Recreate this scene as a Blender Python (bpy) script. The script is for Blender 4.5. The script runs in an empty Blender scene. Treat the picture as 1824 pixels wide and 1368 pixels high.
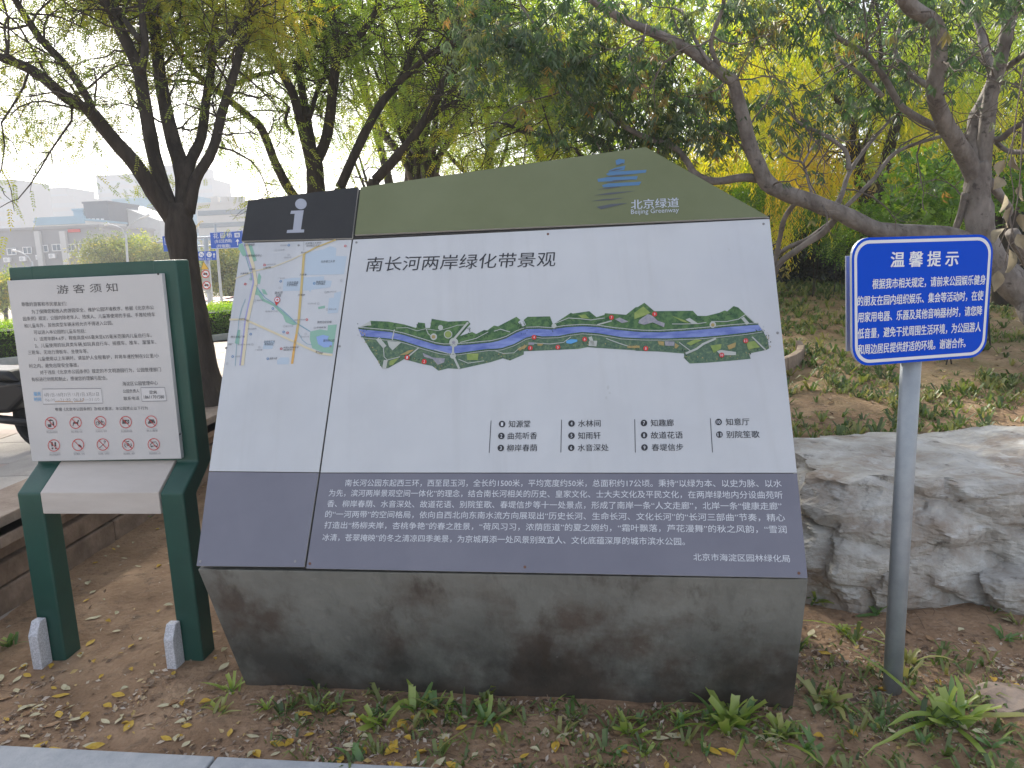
import bpy, bmesh, math, random
import numpy as np
from mathutils import Vector, Matrix, noise
R = math.radians
C = bpy.context.scene.collection
SC = bpy.context.scene

# ------------------------------------------------------------------ camera, light, exposure
EYE = Vector((0.0, 0.0, 1.6))
PITCH, ROLL, F = R(9.5), R(2.56), 1350.0
fwd = Vector((0, math.cos(PITCH), -math.sin(PITCH)))
up0 = Vector((0, math.sin(PITCH), math.cos(PITCH)))
rt0 = Vector((1, 0, 0))
RT = rt0 * math.cos(ROLL) - up0 * math.sin(ROLL)
UP = up0 * math.cos(ROLL) + rt0 * math.sin(ROLL)
cd = bpy.data.cameras.new('camera'); cam = bpy.data.objects.new('camera', cd); C.objects.link(cam)
cd.sensor_width = 36; cd.lens = 36 * F / 1824; cd.clip_start = 0.05; cd.clip_end = 3000
m = Matrix((RT, UP, -fwd)).transposed().to_4x4(); m.translation = EYE
cam.matrix_world = m
SC.camera = cam

SUN_AZ, SUN_EL = R(-22), R(36)
w = bpy.data.worlds.new("World"); SC.world = w; w.use_nodes = True
nt = w.node_tree; bg = nt.nodes['Background']
sky = nt.nodes.new('ShaderNodeTexSky'); sky.sky_type = 'NISHITA'; sky.sun_disc = False
sky.sun_elevation = SUN_EL; sky.sun_rotation = SUN_AZ
sky.air_density = 1.0; sky.dust_density = 2.5; sky.ozone_density = 1.2; sky.altitude = 50
hsv = nt.nodes.new('ShaderNodeHueSaturation'); hsv.inputs['Saturation'].default_value = .55      # hazy, washed out sky
nt.links.new(sky.outputs[0], hsv.inputs['Color']); nt.links.new(hsv.outputs[0], bg.inputs[0]); bg.inputs[1].default_value = 0.15
sd = bpy.data.lights.new('sun', 'SUN'); sun = bpy.data.objects.new('sun', sd); C.objects.link(sun)
sd.energy = 4.2; sd.angle = R(2.0); sd.color = (1.0, 0.94, 0.82)
sdir = Vector((math.sin(SUN_AZ) * math.cos(SUN_EL), math.cos(SUN_AZ) * math.cos(SUN_EL), math.sin(SUN_EL)))
sun.rotation_euler = sdir.to_track_quat('Z', 'Y').to_euler()
vs = SC.view_settings
vs.view_transform = 'Standard'; vs.look = 'None'; vs.gamma = 1; vs.use_curve_mapping = False
vs.exposure = 1.05
SC.display_settings.display_device = 'sRGB'
SC.cycles.max_bounces = 8; SC.cycles.transmission_bounces = 6; SC.cycles.diffuse_bounces = 4
SC.cycles.volume_bounces = 1; SC.cycles.transparent_max_bounces = 8

# ------------------------------------------------------------------ measuring helpers (pixels of the photo -> metres)
def ray(px, py):
    return (fwd + RT * ((px - 912) / F) - UP * ((py - 684) / F))
def at(px, py, D):                     # the point at distance D along +Y
    d = ray(px, py); return EYE + d * (D / d.y)
def on_z(px, py, z=0.0):
    d = ray(px, py); return EYE + d * ((z - EYE.z) / d.z)
def on_plane(px, py, o, n):
    d = ray(px, py); return EYE + d * ((o - EYE).dot(n) / d.dot(n))

def smooth(a, b, t):
    t = min(1, max(0, (t - a) / (b - a))); return t * t * (3 - 2 * t)
# line of the stone ledge on the soil, at z = 0
LA = on_z(0, 1101); LB = on_z(263, 928)
ld = (LB - LA).normalized(); ln = Vector((-ld.y, ld.x, 0))      # ln points to the plaza side (left)
if ln.x > 0: ln = -ln
def ledge_side(x, y):
    return (x - LA.x) * ln.x + (y - LA.y) * ln.y
def is_plaza(x, y): return ledge_side(x, y) > 0 and x < .3 - .1 * y
def gz(x, y, fine=True):
    z = 0.85 * smooth(3.4, 14.5, y) * smooth(-1.0, 2.2, x) + 0.12 * smooth(3.0, 5.5, y) * smooth(1.2, 2.6, x)
    if fine:
        n = noise.noise(Vector((x * 1.7, y * 1.7, 3))) * .025 + noise.noise(Vector((x * 6, y * 6, 8))) * .010 + noise.noise(Vector((x * 19, y * 19, 5))) * .005
        z += n
    return z
def on_soil(px, py):
    p = on_z(px, py, 0)
    for k in range(12): p = on_z(px, py, gz(p.x, p.y))
    return p

# ------------------------------------------------------------------ object helpers
def tag(o, label=None, cat=None, group=None, kind=None):
    if label: o['label'] = label
    if cat: o['category'] = cat
    if group: o['group'] = group
    if kind: o['kind'] = kind
    return o
def thing(name, loc, label, cat, group=None):
    o = bpy.data.objects.new(name, None); C.objects.link(o); o.location = loc
    o.empty_display_size = .1
    return tag(o, label, cat, group)
def rel(parent):
    v = Vector((0, 0, 0))
    while parent is not None:
        v += parent.location; parent = parent.parent
    return v
def obj(name, verts, faces, mat, parent=None, smooth_=False, loc=None):
    """vertices in world metres; the object is linked below its parent"""
    me = bpy.data.meshes.new(name)
    off = rel(parent)
    if parent is None and loc is not None: off = Vector(loc)
    me.from_pydata([tuple(Vector(v) - off) for v in verts], [], faces)
    me.update()
    if mat: 
        for mm in (mat if isinstance(mat, (list, tuple)) else [mat]): me.materials.append(mm)
    if smooth_: me.polygons.foreach_set('use_smooth', [True] * len(me.polygons))
    o = bpy.data.objects.new(name, me); C.objects.link(o)
    if parent: o.parent = parent
    elif loc is not None: o.location = loc
    return o
class MB:
    def __init__(s): s.v = []; s.f = []; s.mi = []
    def add(s, v, f, mi=0):
        k = len(s.v); s.v += [Vector(q) for q in v]; s.f += [tuple(i + k for i in q) for q in f]; s.mi += [mi] * len(f); return s
    def box(s, c, sz, X=Vector((1, 0, 0)), Y=Vector((0, 1, 0)), Z=Vector((0, 0, 1)), mi=0):
        c = Vector(c); v = [c + X * (sz[0] / 2 * a) + Y * (sz[1] / 2 * b) + Z * (sz[2] / 2 * d) for a, b, d in
             ((-1,-1,-1),(1,-1,-1),(1,1,-1),(-1,1,-1),(-1,-1,1),(1,-1,1),(1,1,1),(-1,1,1))]
        return s.add(v, [(0,3,2,1),(4,5,6,7),(0,1,5,4),(1,2,6,5),(2,3,7,6),(3,0,4,7)], mi)
    def prism(s, poly, vec, mi=0):
        n = len(poly); poly = [Vector(p) for p in poly]; vec = Vector(vec)
        return s.add(poly + [p + vec for p in poly], [tuple(range(n)), tuple(range(2 * n - 1, n - 1, -1))] + [(i, i + n, (i + 1) % n + n, (i + 1) % n) for i in range(n)], mi)
    def tube(s, pts, rad, k=8, cap=True, mi=0, rough=0, rng=None):
        pts = [Vector(p) for p in pts]; n = len(pts)
        if not isinstance(rad, (list, tuple)): rad = [rad] * n
        base = len(s.v); prev = None
        for i, p in enumerate(pts):
            t = (pts[min(i + 1, n - 1)] - pts[max(i - 1, 0)])
            if t.length < 1e-9: t = Vector((0, 0, 1))
            t.normalize()
            if prev is None:
                a = t.orthogonal().normalized()
            else:
                a = prev - t * prev.dot(t)
                if a.length < 1e-6: a = t.orthogonal()
                a.normalize()
            prev = a; b = t.cross(a)
            for j in range(k):
                an = 2 * math.pi * j / k; r = rad[i]
                if rough: r *= 1 + rough * noise.noise(Vector((p.x * 9 + j * 1.7, p.y * 9, p.z * 9)))
                s.v.append(p + a * (math.cos(an) * r) + b * (math.sin(an) * r))
        for i in range(n - 1):
            for j in range(k):
                s.f.append((base + i * k + j, base + i * k + (j + 1) % k, base + (i + 1) * k + (j + 1) % k, base + (i + 1) * k + j)); s.mi.append(mi)
        if cap:
            s.f.append(tuple(base + j for j in reversed(range(k)))); s.f.append(tuple(base + (n - 1) * k + j for j in range(k))); s.mi += [mi, mi]
        return s
    def build(s, name, mat, parent=None, sm=False, loc=None, bevel=0, seg=2):
        o = obj(name, s.v, s.f, mat, parent, sm, loc)
        if isinstance(mat, (list, tuple)): o.data.polygons.foreach_set('material_index', s.mi)
        if bevel:
            b = o.modifiers.new('bevel', 'BEVEL'); b.width = bevel; b.segments = seg; b.limit_method = 'ANGLE'
        return o
def disc(c, r, U, V, k=20, sy=1.0):
    return [c + U * (math.cos(2 * math.pi * i / k) * r) + V * (math.sin(2 * math.pi * i / k) * r * sy) for i in range(k)]

# ------------------------------------------------------------------ materials
def mat(name, col, rough=.7, metal=0.0, c2=None, scale=8.0, detail=6, bump=0.0, bscale=None, spec=None, stretch=None, c3=None, contrast=(.35, .65), coat=0, coord='Object'):
    m_ = bpy.data.materials.new(name); m_.use_nodes = True; n = m_.node_tree; P = n.nodes['Principled BSDF']
    P.inputs['Base Color'].default_value = (*col, 1); P.inputs['Roughness'].default_value = rough; P.inputs['Metallic'].default_value = metal
    if spec is not None: P.inputs['Specular IOR Level'].default_value = spec
    if coat: P.inputs['Coat Weight'].default_value = coat
    tc = n.nodes.new('ShaderNodeTexCoord'); src = tc.outputs[coord]
    if stretch:
        mp = n.nodes.new('ShaderNodeMapping'); mp.inputs['Scale'].default_value = stretch; n.links.new(src, mp.inputs[0]); src = mp.outputs[0]
    if c2 is not None:
        no = n.nodes.new('ShaderNodeTexNoise'); no.inputs['Scale'].default_value = scale; no.inputs['Detail'].default_value = detail; no.inputs['Roughness'].default_value = .62
        n.links.new(src, no.inputs[0])
        cr = n.nodes.new('ShaderNodeValToRGB'); cr.color_ramp.elements[0].position = contrast[0]; cr.color_ramp.elements[1].position = contrast[1]
        cr.color_ramp.elements[0].color = (*col, 1); cr.color_ramp.elements[1].color = (*c2, 1)
        if c3 is not None:
            e = cr.color_ramp.elements.new((contrast[0] + contrast[1]) / 2); e.color = (*c3, 1)
        n.links.new(no.outputs[0], cr.inputs[0]); n.links.new(cr.outputs[0], P.inputs['Base Color'])
    if bump:
        nb = n.nodes.new('ShaderNodeTexNoise'); nb.inputs['Scale'].default_value = bscale or scale * 4; nb.inputs['Detail'].default_value = 6
        n.links.new(src, nb.inputs[0]); bp = n.nodes.new('ShaderNodeBump'); bp.inputs['Strength'].default_value = bump; bp.inputs['Distance'].default_value = .02
        n.links.new(nb.outputs[0], bp.inputs['Height']); n.links.new(bp.outputs[0], P.inputs['Normal'])
    return m_
def layer(m_, col, scale, lo, hi, stretch=None, amount=1.0, detail=8, seed=0.0, zr=None):
    """one more noise-masked tone (dirt, stain) over a material's base colour; zr = (z0, z1) keeps it towards one height in object space"""
    n = m_.node_tree; P = n.nodes['Principled BSDF']; inp = P.inputs['Base Color']
    mix = n.nodes.new('ShaderNodeMix'); mix.data_type = 'RGBA'
    if inp.is_linked: n.links.new(inp.links[0].from_socket, mix.inputs[6])
    else: mix.inputs[6].default_value = inp.default_value
    mix.inputs[7].default_value = (*col, 1)
    tc = n.nodes.new('ShaderNodeTexCoord'); mp = n.nodes.new('ShaderNodeMapping'); mp.inputs['Location'].default_value = (seed, seed * .7, seed * 1.3)
    mp.inputs['Scale'].default_value = stretch or (1, 1, 1); n.links.new(tc.outputs['Object'], mp.inputs[0])
    no = n.nodes.new('ShaderNodeTexNoise'); no.inputs['Scale'].default_value = scale; no.inputs['Detail'].default_value = detail; no.inputs['Roughness'].default_value = .65
    n.links.new(mp.outputs[0], no.inputs[0])
    mr = n.nodes.new('ShaderNodeMapRange'); mr.inputs[1].default_value = lo; mr.inputs[2].default_value = hi; mr.inputs[4].default_value = amount
    n.links.new(no.outputs[0], mr.inputs[0]); fac = mr.outputs[0]
    if zr:
        sx = n.nodes.new('ShaderNodeSeparateXYZ'); n.links.new(tc.outputs['Object'], sx.inputs[0])
        m2 = n.nodes.new('ShaderNodeMapRange'); m2.inputs[1].default_value = zr[0]; m2.inputs[2].default_value = zr[1]
        n.links.new(sx.outputs[2], m2.inputs[0]); mu = n.nodes.new('ShaderNodeMath'); mu.operation = 'MULTIPLY'
        n.links.new(fac, mu.inputs[0]); n.links.new(m2.outputs[0], mu.inputs[1]); fac = mu.outputs[0]
    n.links.new(fac, mix.inputs[0]); n.links.new(mix.outputs[2], inp); return m_
def leafmat(name, cols, trans=.45, rough=.5, gloss=.06):
    m_ = bpy.data.materials.new(name); m_.use_nodes = True; n = m_.node_tree; n.nodes.clear()
    out = n.nodes.new('ShaderNodeOutputMaterial'); at_ = n.nodes.new('ShaderNodeAttribute'); at_.attribute_name = 'tint'
    cr = n.nodes.new('ShaderNodeValToRGB'); els = cr.color_ramp.elements
    for i, c in enumerate(cols):
        p = i / (len(cols) - 1)
        e = els[0] if i == 0 else (els[len(els) - 1] if i == len(cols) - 1 else els.new(p))
        e.position = p; e.color = (*c, 1)
    n.links.new(at_.outputs['Fac'], cr.inputs[0])
    d = n.nodes.new('ShaderNodeBsdfDiffuse'); t = n.nodes.new('ShaderNodeBsdfTranslucent'); g = n.nodes.new('ShaderNodeBsdfGlossy'); g.inputs['Roughness'].default_value = rough
    hs = n.nodes.new('ShaderNodeHueSaturation'); hs.inputs['Saturation'].default_value = 1.1; hs.inputs['Value'].default_value = 1.7; hs.inputs['Hue'].default_value = .498
    n.links.new(cr.outputs[0], d.inputs[0]); n.links.new(cr.outputs[0], hs.inputs['Color']); n.links.new(hs.outputs[0], t.inputs[0])
    m1 = n.nodes.new('ShaderNodeMixShader'); m1.inputs[0].default_value = trans; n.links.new(d.outputs[0], m1.inputs[1]); n.links.new(t.outputs[0], m1.inputs[2])
    m2 = n.nodes.new('ShaderNodeMixShader'); m2.inputs[0].default_value = gloss; n.links.new(m1.outputs[0], m2.inputs[1]); n.links.new(g.outputs[0], m2.inputs[2])
    n.links.new(m2.outputs[0], out.inputs[0]); return m_

# ------------------------------------------------------------------ foliage (numpy)
def template(kind, rng):
    V = []; Fs = []
    def leaf(p, d, L, W, nrm, bend=0.0):
        p = np.array(p, float); d = np.array(d, float); d /= np.linalg.norm(d); nrm = np.array(nrm, float)
        s = np.cross(d, nrm); s /= (np.linalg.norm(s) + 1e-9); k = len(V)
        V.extend([p, p + d * L * .45 + s * W / 2, p + d * L + nrm * bend * L, p + d * L * .45 - s * W / 2]); Fs.append((k, k + 1, k + 2, k + 3))
    def leaf6(p, d, L, W, nrm, bend):
        p = np.array(p, float); d = np.array(d, float); d /= np.linalg.norm(d); nrm = np.array(nrm, float)
        s = np.cross(d, nrm); s /= (np.linalg.norm(s) + 1e-9); k = len(V)
        mid = p + d * L * .4 - nrm * .04 * L; 
        V.extend([p, p + d * L * .38 + s * W / 2, p + d * L * .75 + s * W * .32 + nrm * bend * L * .5, p + d * L + nrm * bend * L, p + d * L * .75 - s * W * .32 + nrm * bend * L * .5, p + d * L * .38 - s * W / 2])
        Fs.append((k, k + 1, k + 2, k + 3)); Fs.append((k, k + 3, k + 4, k + 5))
    u = rng.uniform
    if kind == 'pinnate':                       # rachis along +Y, leaflets in pairs
        for i in range(7):
            t = .12 + i * .125; z = -.12 * t * t
            for sgn in (-1, 1):
                leaf((0, t, z), (sgn, .45 + u(-.2, .2), u(-.5, .1)), u(.17, .23), .075, (u(-.3, .3), u(-.3, .3), 1))
        leaf((0, 1, -.12), (0, 1, -.3), .2, .08, (0, 0, 1))
    elif kind == 'sprig':                       # a few small leaflets
        for i in range(6):
            leaf((u(-.3, .3), u(0, .8), u(-.25, .25)), (u(-1, 1), u(-.3, 1), u(-.9, .4)), u(.25, .42), .15, (u(-.7, .7), u(-.7, .7), 1))
    elif kind == 'peach':                       # long drooping leaves hanging from a twig
        for i in range(7):
            t = i / 7; sgn = 1 if i % 2 else -1
            leaf6((0, t * .9, 0), (sgn * u(.2, .7), u(-.1, .5), u(-1.3, -.5)), u(.6, .95), .17, (u(-.5, .5), u(.3, 1), u(0, .5)), u(-.25, .1))
    elif kind == 'willow':
        for i in range(20):
            t = i / 20
            leaf((u(-.02, .02), 0.03 * math.sin(t * 5), -t), (u(-1, 1), u(-1, 1), -1.3), u(.09, .15), .02, (u(-1, 1), u(-1, 1), .3))
    elif kind == 'broad':
        for i in range(5):
            leaf6((u(-.2, .2), u(0, .5), u(-.1, .1)), (u(-1, 1), u(0, 1), u(-.4, .5)), u(.4, .6), .3, (u(-.4, .4), u(-.4, .4), 1), u(-.2, .1))
    return np.array(V), Fs
def foliage(name, kind, pos, dirs, size, m_, parent, seed=1, tint=None, nvar=5):
    rng = random.Random(seed); nr = np.random.default_rng(seed)
    pos = np.asarray(pos, float); dirs = np.asarray(dirs, float); N = len(pos)
    if N == 0: return None
    size = np.broadcast_to(np.asarray(size, float), (N,)) * nr.uniform(.75, 1.25, N)
    if tint is None: tint = nr.uniform(0, 1, N)
    Y = dirs / (np.linalg.norm(dirs, axis=1, keepdims=True) + 1e-9)
    if kind == 'willow': Y = np.tile(np.array([[0, 1.0, 0]]), (N, 1)); Y[:, 0] = nr.uniform(-1, 1, N); Y /= np.linalg.norm(Y, axis=1, keepdims=True)
    Zr = np.array([[0, 0, 1.0]]) + nr.normal(0, .35, (N, 3)) * (0.15 if kind in ('willow', 'peach') else 1)
    X = np.cross(Y, Zr); X /= (np.linalg.norm(X, axis=1, keepdims=True) + 1e-9); Z = np.cross(X, Y)
    allv = []; lt = []; nf = 0; loops = []; tints = []; tot = []
    which = nr.integers(0, nvar, N); base = 0
    off = np.array(rel(parent))
    for k in range(nvar):
        T, Fs = template(kind, rng); sel = which == k; n = int(sel.sum())
        if n == 0: continue
        P = pos[sel][:, None, :] + size[sel][:, None, None] * (T[None, :, 0:1] * X[sel][:, None, :] + T[None, :, 1:2] * Y[sel][:, None, :] + T[None, :, 2:3] * Z[sel][:, None, :])
        q = len(T); allv.append((P - off).reshape(-1, 3))
        Fa = np.array(Fs)[None] + (base + np.arange(n) * q)[:, None, None]
        loops.append(Fa.reshape(-1)); tot.append(n * len(Fs))
        tt = np.repeat(tint[sel], q) + nr.uniform(-.08, .08, n * q).reshape(n, q).mean(1).repeat(q) * 2
        # per-leaf variation
        tints.append(np.clip(tt, 0, 1)); base += n * q
    v = np.concatenate(allv); lo = np.concatenate(loops).astype(np.int32); nfc = sum(tot)
    me = bpy.data.meshes.new(name); me.vertices.add(len(v)); me.vertices.foreach_set('co', v.astype(np.float32).ravel())
    me.loops.add(len(lo)); me.loops.foreach_set('vertex_index', lo)
    me.polygons.add(nfc); me.polygons.foreach_set('loop_start', np.arange(0, len(lo), 4, dtype=np.int32))
    try: me.polygons.foreach_set('loop_total', np.full(nfc, 4, np.int32))
    except Exception: pass
    a = me.attributes.new('tint', 'FLOAT', 'POINT'); a.data.foreach_set('value', np.concatenate(tints).astype(np.float32))
    me.update(calc_edges=True); me.materials.append(m_)
    o = bpy.data.objects.new(name, me); C.objects.link(o)
    if parent: o.parent = parent
    o['kind'] = 'stuff'
    return o
# ------------------------------------------------------------------ shared materials
M = {}
M['soil'] = mat('soil', (.195, .115, .062), .95, c2=(.43, .285, .175), scale=3.2, bump=.9, bscale=38, c3=(.31, .195, .115), contrast=(.3, .7))
layer(M['soil'], (.11, .075, .05), 9, .55, .7, seed=3, amount=.75)
layer(M['soil'], (.44, .33, .23), 24, .58, .72, seed=8, amount=.6)
layer(M['soil'], (.20, .19, .075), 2.2, .40, .62, seed=44, amount=.65, zr=(.12, .5))
M['concrete_kerb'] = mat('kerb_concrete', (.36, .38, .40), .8, c2=(.46, .47, .48), scale=14, bump=.2, bscale=90)
M['paving'] = mat('paving', (.40, .33, .28), .85, c2=(.50, .42, .36), scale=2.5, bump=.15, bscale=40)
M['asphalt'] = mat('asphalt', (.10, .10, .10), .9, c2=(.14, .135, .13), scale=1.5, bump=.1)
M['farground'] = mat('far_ground', (.16, .15, .12), .9, c2=(.24, .21, .17), scale=.4)
M['sand'] = mat('sandstone', (.15, .10, .07), .9, c2=(.28, .20, .15), scale=6, bump=.5, bscale=30, c3=(.20, .14, .10))
M['sandcap'] = mat('sandstone_cap', (.24, .175, .135), .85, c2=(.36, .28, .22), scale=7, bump=.3, bscale=50)

# ------------------------------------------------------------------ ground
def grid(name, x0, x1, y0, y1, nx, ny, zf, mt, sm=True, keep=None):
    xs = np.linspace(x0, x1, nx + 1); ys = np.linspace(y0, y1, ny + 1) if np.isscalar(y0) else y0
    V = [(x, y, zf(x, y)) for y in ys for x in xs]; ny = len(ys) - 1
    Fc = []
    for j in range(ny):
        for i in range(nx):
            cx = (xs[i] + xs[i + 1]) / 2; cy = (ys[j] + ys[j + 1]) / 2
            if keep and not keep(cx, cy): continue
            a = j * (nx + 1) + i; Fc.append((a, a + 1, a + nx + 2, a + nx + 1))
    o = obj(name, V, Fc, mt, None, sm); tag(o, kind='structure'); return o
PZ = 0.45                                           # level of the stone paved plaza on the left
KA = on_z(0, 1338); KB = on_z(548, 1367); kd = (KB - KA).normalized(); kn = Vector((-kd.y, kd.x, 0))
def kerb_side(x, y): return (x - KA.x) * kn.x + (y - KA.y) * kn.y
def soil_z(x, y):
    z = gz(x, y)
    if kerb_side(x, y) < .03: z = min(z, -.03)
    else:
        z = z * smooth(0.03, .25, kerb_side(x, y)) + (-.012) * (1 - smooth(0.03, .25, kerb_side(x, y)))
    return z
g = grid('ground', -5, 8.5, np.concatenate([np.linspace(1.2, 4.5, 170), np.linspace(4.53, 24, 180)]), None, 440, 0, soil_z, M['soil'],
         keep=lambda x, y: (not is_plaza(x, y) or ledge_side(x, y) < .22) and kerb_side(x, y) > -.1)
# far ground all round, one sheet with the street level dropping behind the hedge
HA = on_z(30, 647, PZ); HB = on_z(400, 604, PZ); hd = (HB - HA).normalized(); hn = Vector((-hd.y, hd.x, 0))
if hn.y < 0: hn = -hn
def hedge_side(x, y): return (x - HA.x) * hn.x + (y - HA.y) * hn.y
def far_z(x, y):
    s = hedge_side(x, y)
    zz = PZ - .02 - 1.55 * smooth(2.5, 16, s)
    if y > 22.5 and s < 3: pass
    if (ledge_side(x, y) < .3 or x > -.4 - .1 * y) and y < 23: zz = -.45
    elif x > -.4 - .1 * y: zz = max(zz, .55 - .05 * (y - 23)) if y < 60 else zz
    return zz
xs = sorted(set([-900, -500, -300, -200, -150] + list(np.linspace(-120, 60, 61)) + list(np.linspace(-30, 12, 43)) + [90, 150, 300, 600, 900]))
ys = sorted(set([-300, -100, -30, -8] + list(np.linspace(-4, 60, 65)) + list(np.linspace(66, 200, 20)) + [260, 400, 700, 1200, 2000]))
V = [(x, y, far_z(x, y)) for y in ys for x in xs]; nx = len(xs)
Fc = [(j * nx + i, j * nx + i + 1, (j + 1) * nx + i + 1, (j + 1) * nx + i) for j in range(len(ys) - 1) for i in range(nx - 1)]
tag(obj('road', V, Fc, mat('road_surface', (.30, .25, .22), .9, c2=(.38, .33, .29), scale=.8, bump=.1), None, True), kind='structure')

# near footpath on which the photographer stands, and its kerb (single kerb stones)
pp = [KA - kd * 6 - kn * .12, KB + kd * 8 - kn * .12, KB + kd * 8 - kn * 5, KA - kd * 6 - kn * 5]
tag(MB().prism([Vector((p.x, p.y, -.06)) for p in pp], (0, 0, .05)).build('footpath', M['paving']), kind='structure')
kerb = thing('path_kerb', KA, 'pale grey concrete kerb edging the path along the bottom of the bed', 'kerb')
for i in range(-4, 9):
    c = KA + kd * (i * .8 + .4) - kn * .06
    MB().box(c + Vector((0, 0, -.055)), (.79, .12, .16), kd, kn).build('kerb_stone', M['concrete_kerb'], kerb, bevel=.006)

# plaza: paved slabs next to the ledge (pieces), then one sheet towards the hedge
tI = (.3 - .1 * LA.y - LA.x - .1 * (ln * .2).y) / (ld.x + .1 * ld.y); PI_ = LA + ld * tI; PF_ = Vector((.3 - 2.3, 23, 0))
if hedge_side(PF_.x, PF_.y) > 0: 
    t_ = hedge_side(PI_.x, PI_.y) / (hedge_side(PI_.x, PI_.y) - hedge_side(PF_.x, PF_.y)); PF_ = PI_.lerp(PF_, t_)
up_ = lambda p, z: Vector((p.x, p.y, z))
plz = tag(MB().prism([up_(p, -.4) for p in (LA - ld * 9 + ln * .15, PI_ + ln * .15, PF_, LA - ld * 9 + ln * 11)], (0, 0, PZ - .04 + .4)).build('plaza_bed', M['farground']), kind='structure')
pav = thing('pavement', LA, None, None); tag(pav, kind='structure')
rng = random.Random(5); slab_me = {}
sm_ = [mat('slab_%s' % n_, c, .85, c2=d, scale=5, bump=.2, bscale=60) for n_, c, d in (('warm', (.36, .29, .24), (.46, .38, .32)), ('pink', (.40, .31, .27), (.48, .39, .34)), ('grey', (.36, .32, .29), (.44, .40, .36)))]
cnt = 0
for a in range(-6, 24):
    for b in range(0, 16):
        c = LA + ld * (a * .6 + (b % 2) * .3) + ln * (.46 + b * .6) + Vector((0, 0, PZ - .02))
        if hedge_side(c.x, c.y) > -.25 or b * a > 120 or c.x > -.05 - .1 * c.y: continue
        key = rng.randrange(3)
        if key not in slab_me:
            o = MB().box(Vector((0, 0, 0)), (.592, .592, .05), ld, ln).build('paving_slab', sm_[key], bevel=.004, seg=1); slab_me[key] = o.data; C.objects.unlink(o); bpy.data.objects.remove(o)
        o = bpy.data.objects.new('paving_slab', slab_me[key]); C.objects.link(o); o.parent = pav; o.location = c - LA + Vector((0, 0, rng.uniform(-.002, .002))); cnt += 1
        if cnt >= 290: break
    if cnt >= 290: break
# rest of the plaza as one sheet a little lower
a0 = LA + ln * .2 - ld * 9; 
tag(obj('plaza', [tuple(q) for q in (up_(p, PZ - .004) for p in (LA - ld * 9 + ln * .2, PI_ + ln * .2, PF_, LA - ld * 9 + ln * 11))], [(0, 1, 2, 3)], M['paving']), kind='structure')

# ------------------------------------------------------------------ stone ledge
lw = thing('stone_ledge', LA, 'low brown sandstone retaining ledge with slab steps behind the green notice board', 'ledge')
rng = random.Random(2)
zc = [(-.1, .13), (.13, .25), (.25, .345)]
for r_, (z0, z1) in enumerate(zc):
    a = -3.0 + r_ * .35; 
    while a < tI:
        L = rng.uniform(.75, 1.15)
        c = LA + ld * (a + L / 2) + ln * (.15 + .012 * (2 - r_) * 0 + (.02 if r_ == 2 else 0) + rng.uniform(-.006, .006)) + Vector((0, 0, (z0 + z1) / 2))
        o = MB().box(c, (L - .012, .28, z1 - z0 - .01), ld, ln).build('stone', M['sand'], lw, bevel=.012)
        a += L
for (z0, z1, sh, dp) in ((.345, .405, -.06, .40), (.405, PZ + .012, .02, .36)):
    a = -3.2
    while a < tI:
        L = rng.uniform(.95, 1.25)
        c = LA + ld * (a + L / 2) + ln * (sh + dp / 2) + Vector((0, 0, (z0 + z1) / 2))
        MB().box(c, (L - .006, dp, z1 - z0 - .002), ld, ln).build('cap_slab', M['sandcap'], lw, bevel=.006); a += L

# ------------------------------------------------------------------ main information board
BU = -(ray(-7740, 845)); BU.z = 0; BU.normalize()
vv = ray(1075, -2600); BV = (vv - BU * vv.dot(BU)).normalized(); BN = BU.cross(BV).normalized()
BO = at(900, 1020, 2.40)
def bp(px, py, n=0.0): return on_plane(px, py, BO + BN * n, BN)
root = thing('information_board', Vector((BO.x, BO.y + .35, 0)), 'large slanted park information board on a dark stained concrete base', 'information board')
TH = .006
M['white'] = mat('panel_white', (.50, .515, .54), .42, c2=(.54, .555, .575), scale=3, spec=.4)
layer(M['white'], (.40, .405, .41), 2.2, .50, .75, seed=2, amount=.35, stretch=(1, 1, .5))
layer(M['white'], (.33, .32, .30), 60, .70, .76, seed=6, amount=.5)
layer(M['white'], (.40, .40, .40), 16, .52, .72, seed=36, amount=.22, stretch=(1, .05, .05))
M['violet'] = mat('panel_violet', (.155, .155, .195), .42, c2=(.18, .18, .22), scale=3, spec=.4)
M['olive'] = mat('panel_olive', (.13, .148, .07), .45, c2=(.155, .175, .09), scale=2.2, spec=.4)
layer(M['olive'], (.22, .22, .17), 60, .72, .78, seed=2, amount=.6)
M['black'] = mat('panel_black', (.016, .016, .017), .42, c2=(.024, .024, .024), scale=5, spec=.4)
layer(M['black'], (.10, .10, .10), 70, .72, .8, seed=1, amount=.5)
M['edge'] = mat('panel_core', (.42, .42, .40), .6)
M['dark'] = mat('dark_gap', (.018, .018, .018), .8)
cb = mat('stained_concrete', (.16, .16, .145), .6, c2=(.215, .215, .195), scale=3.2, bump=.35, bscale=22, spec=.35)
layer(cb, (.085, .060, .046), 2.6, .47, .60, stretch=(1, 1, .9), amount=.85, seed=4, zr=(.56, .40))
layer(cb, (.022, .021, .019), 3.4, .30, .56, stretch=(1, 1, .8), seed=9, amount=.80, zr=(.42, .14))
layer(cb, (.10, .075, .055), 9, .35, .6, seed=29, amount=.7, zr=(.09, .0))
layer(cb, (.05, .035, .026), 5, .56, .66, stretch=(1, 1, .5), seed=17, amount=.7)
layer(cb, (.20, .20, .19), 26, .68, .74, seed=21, amount=.7)
layer(cb, (.06, .053, .047), 20, .55, .72, stretch=(1, 1, .10), seed=13, amount=.35)
M['concrete'] = cb
fT = [bp(352, 1014, -.02), bp(1440, 1032, -.02)]
zt = min(fT[0].z, fT[1].z)
yb = BO.y + .14
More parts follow.
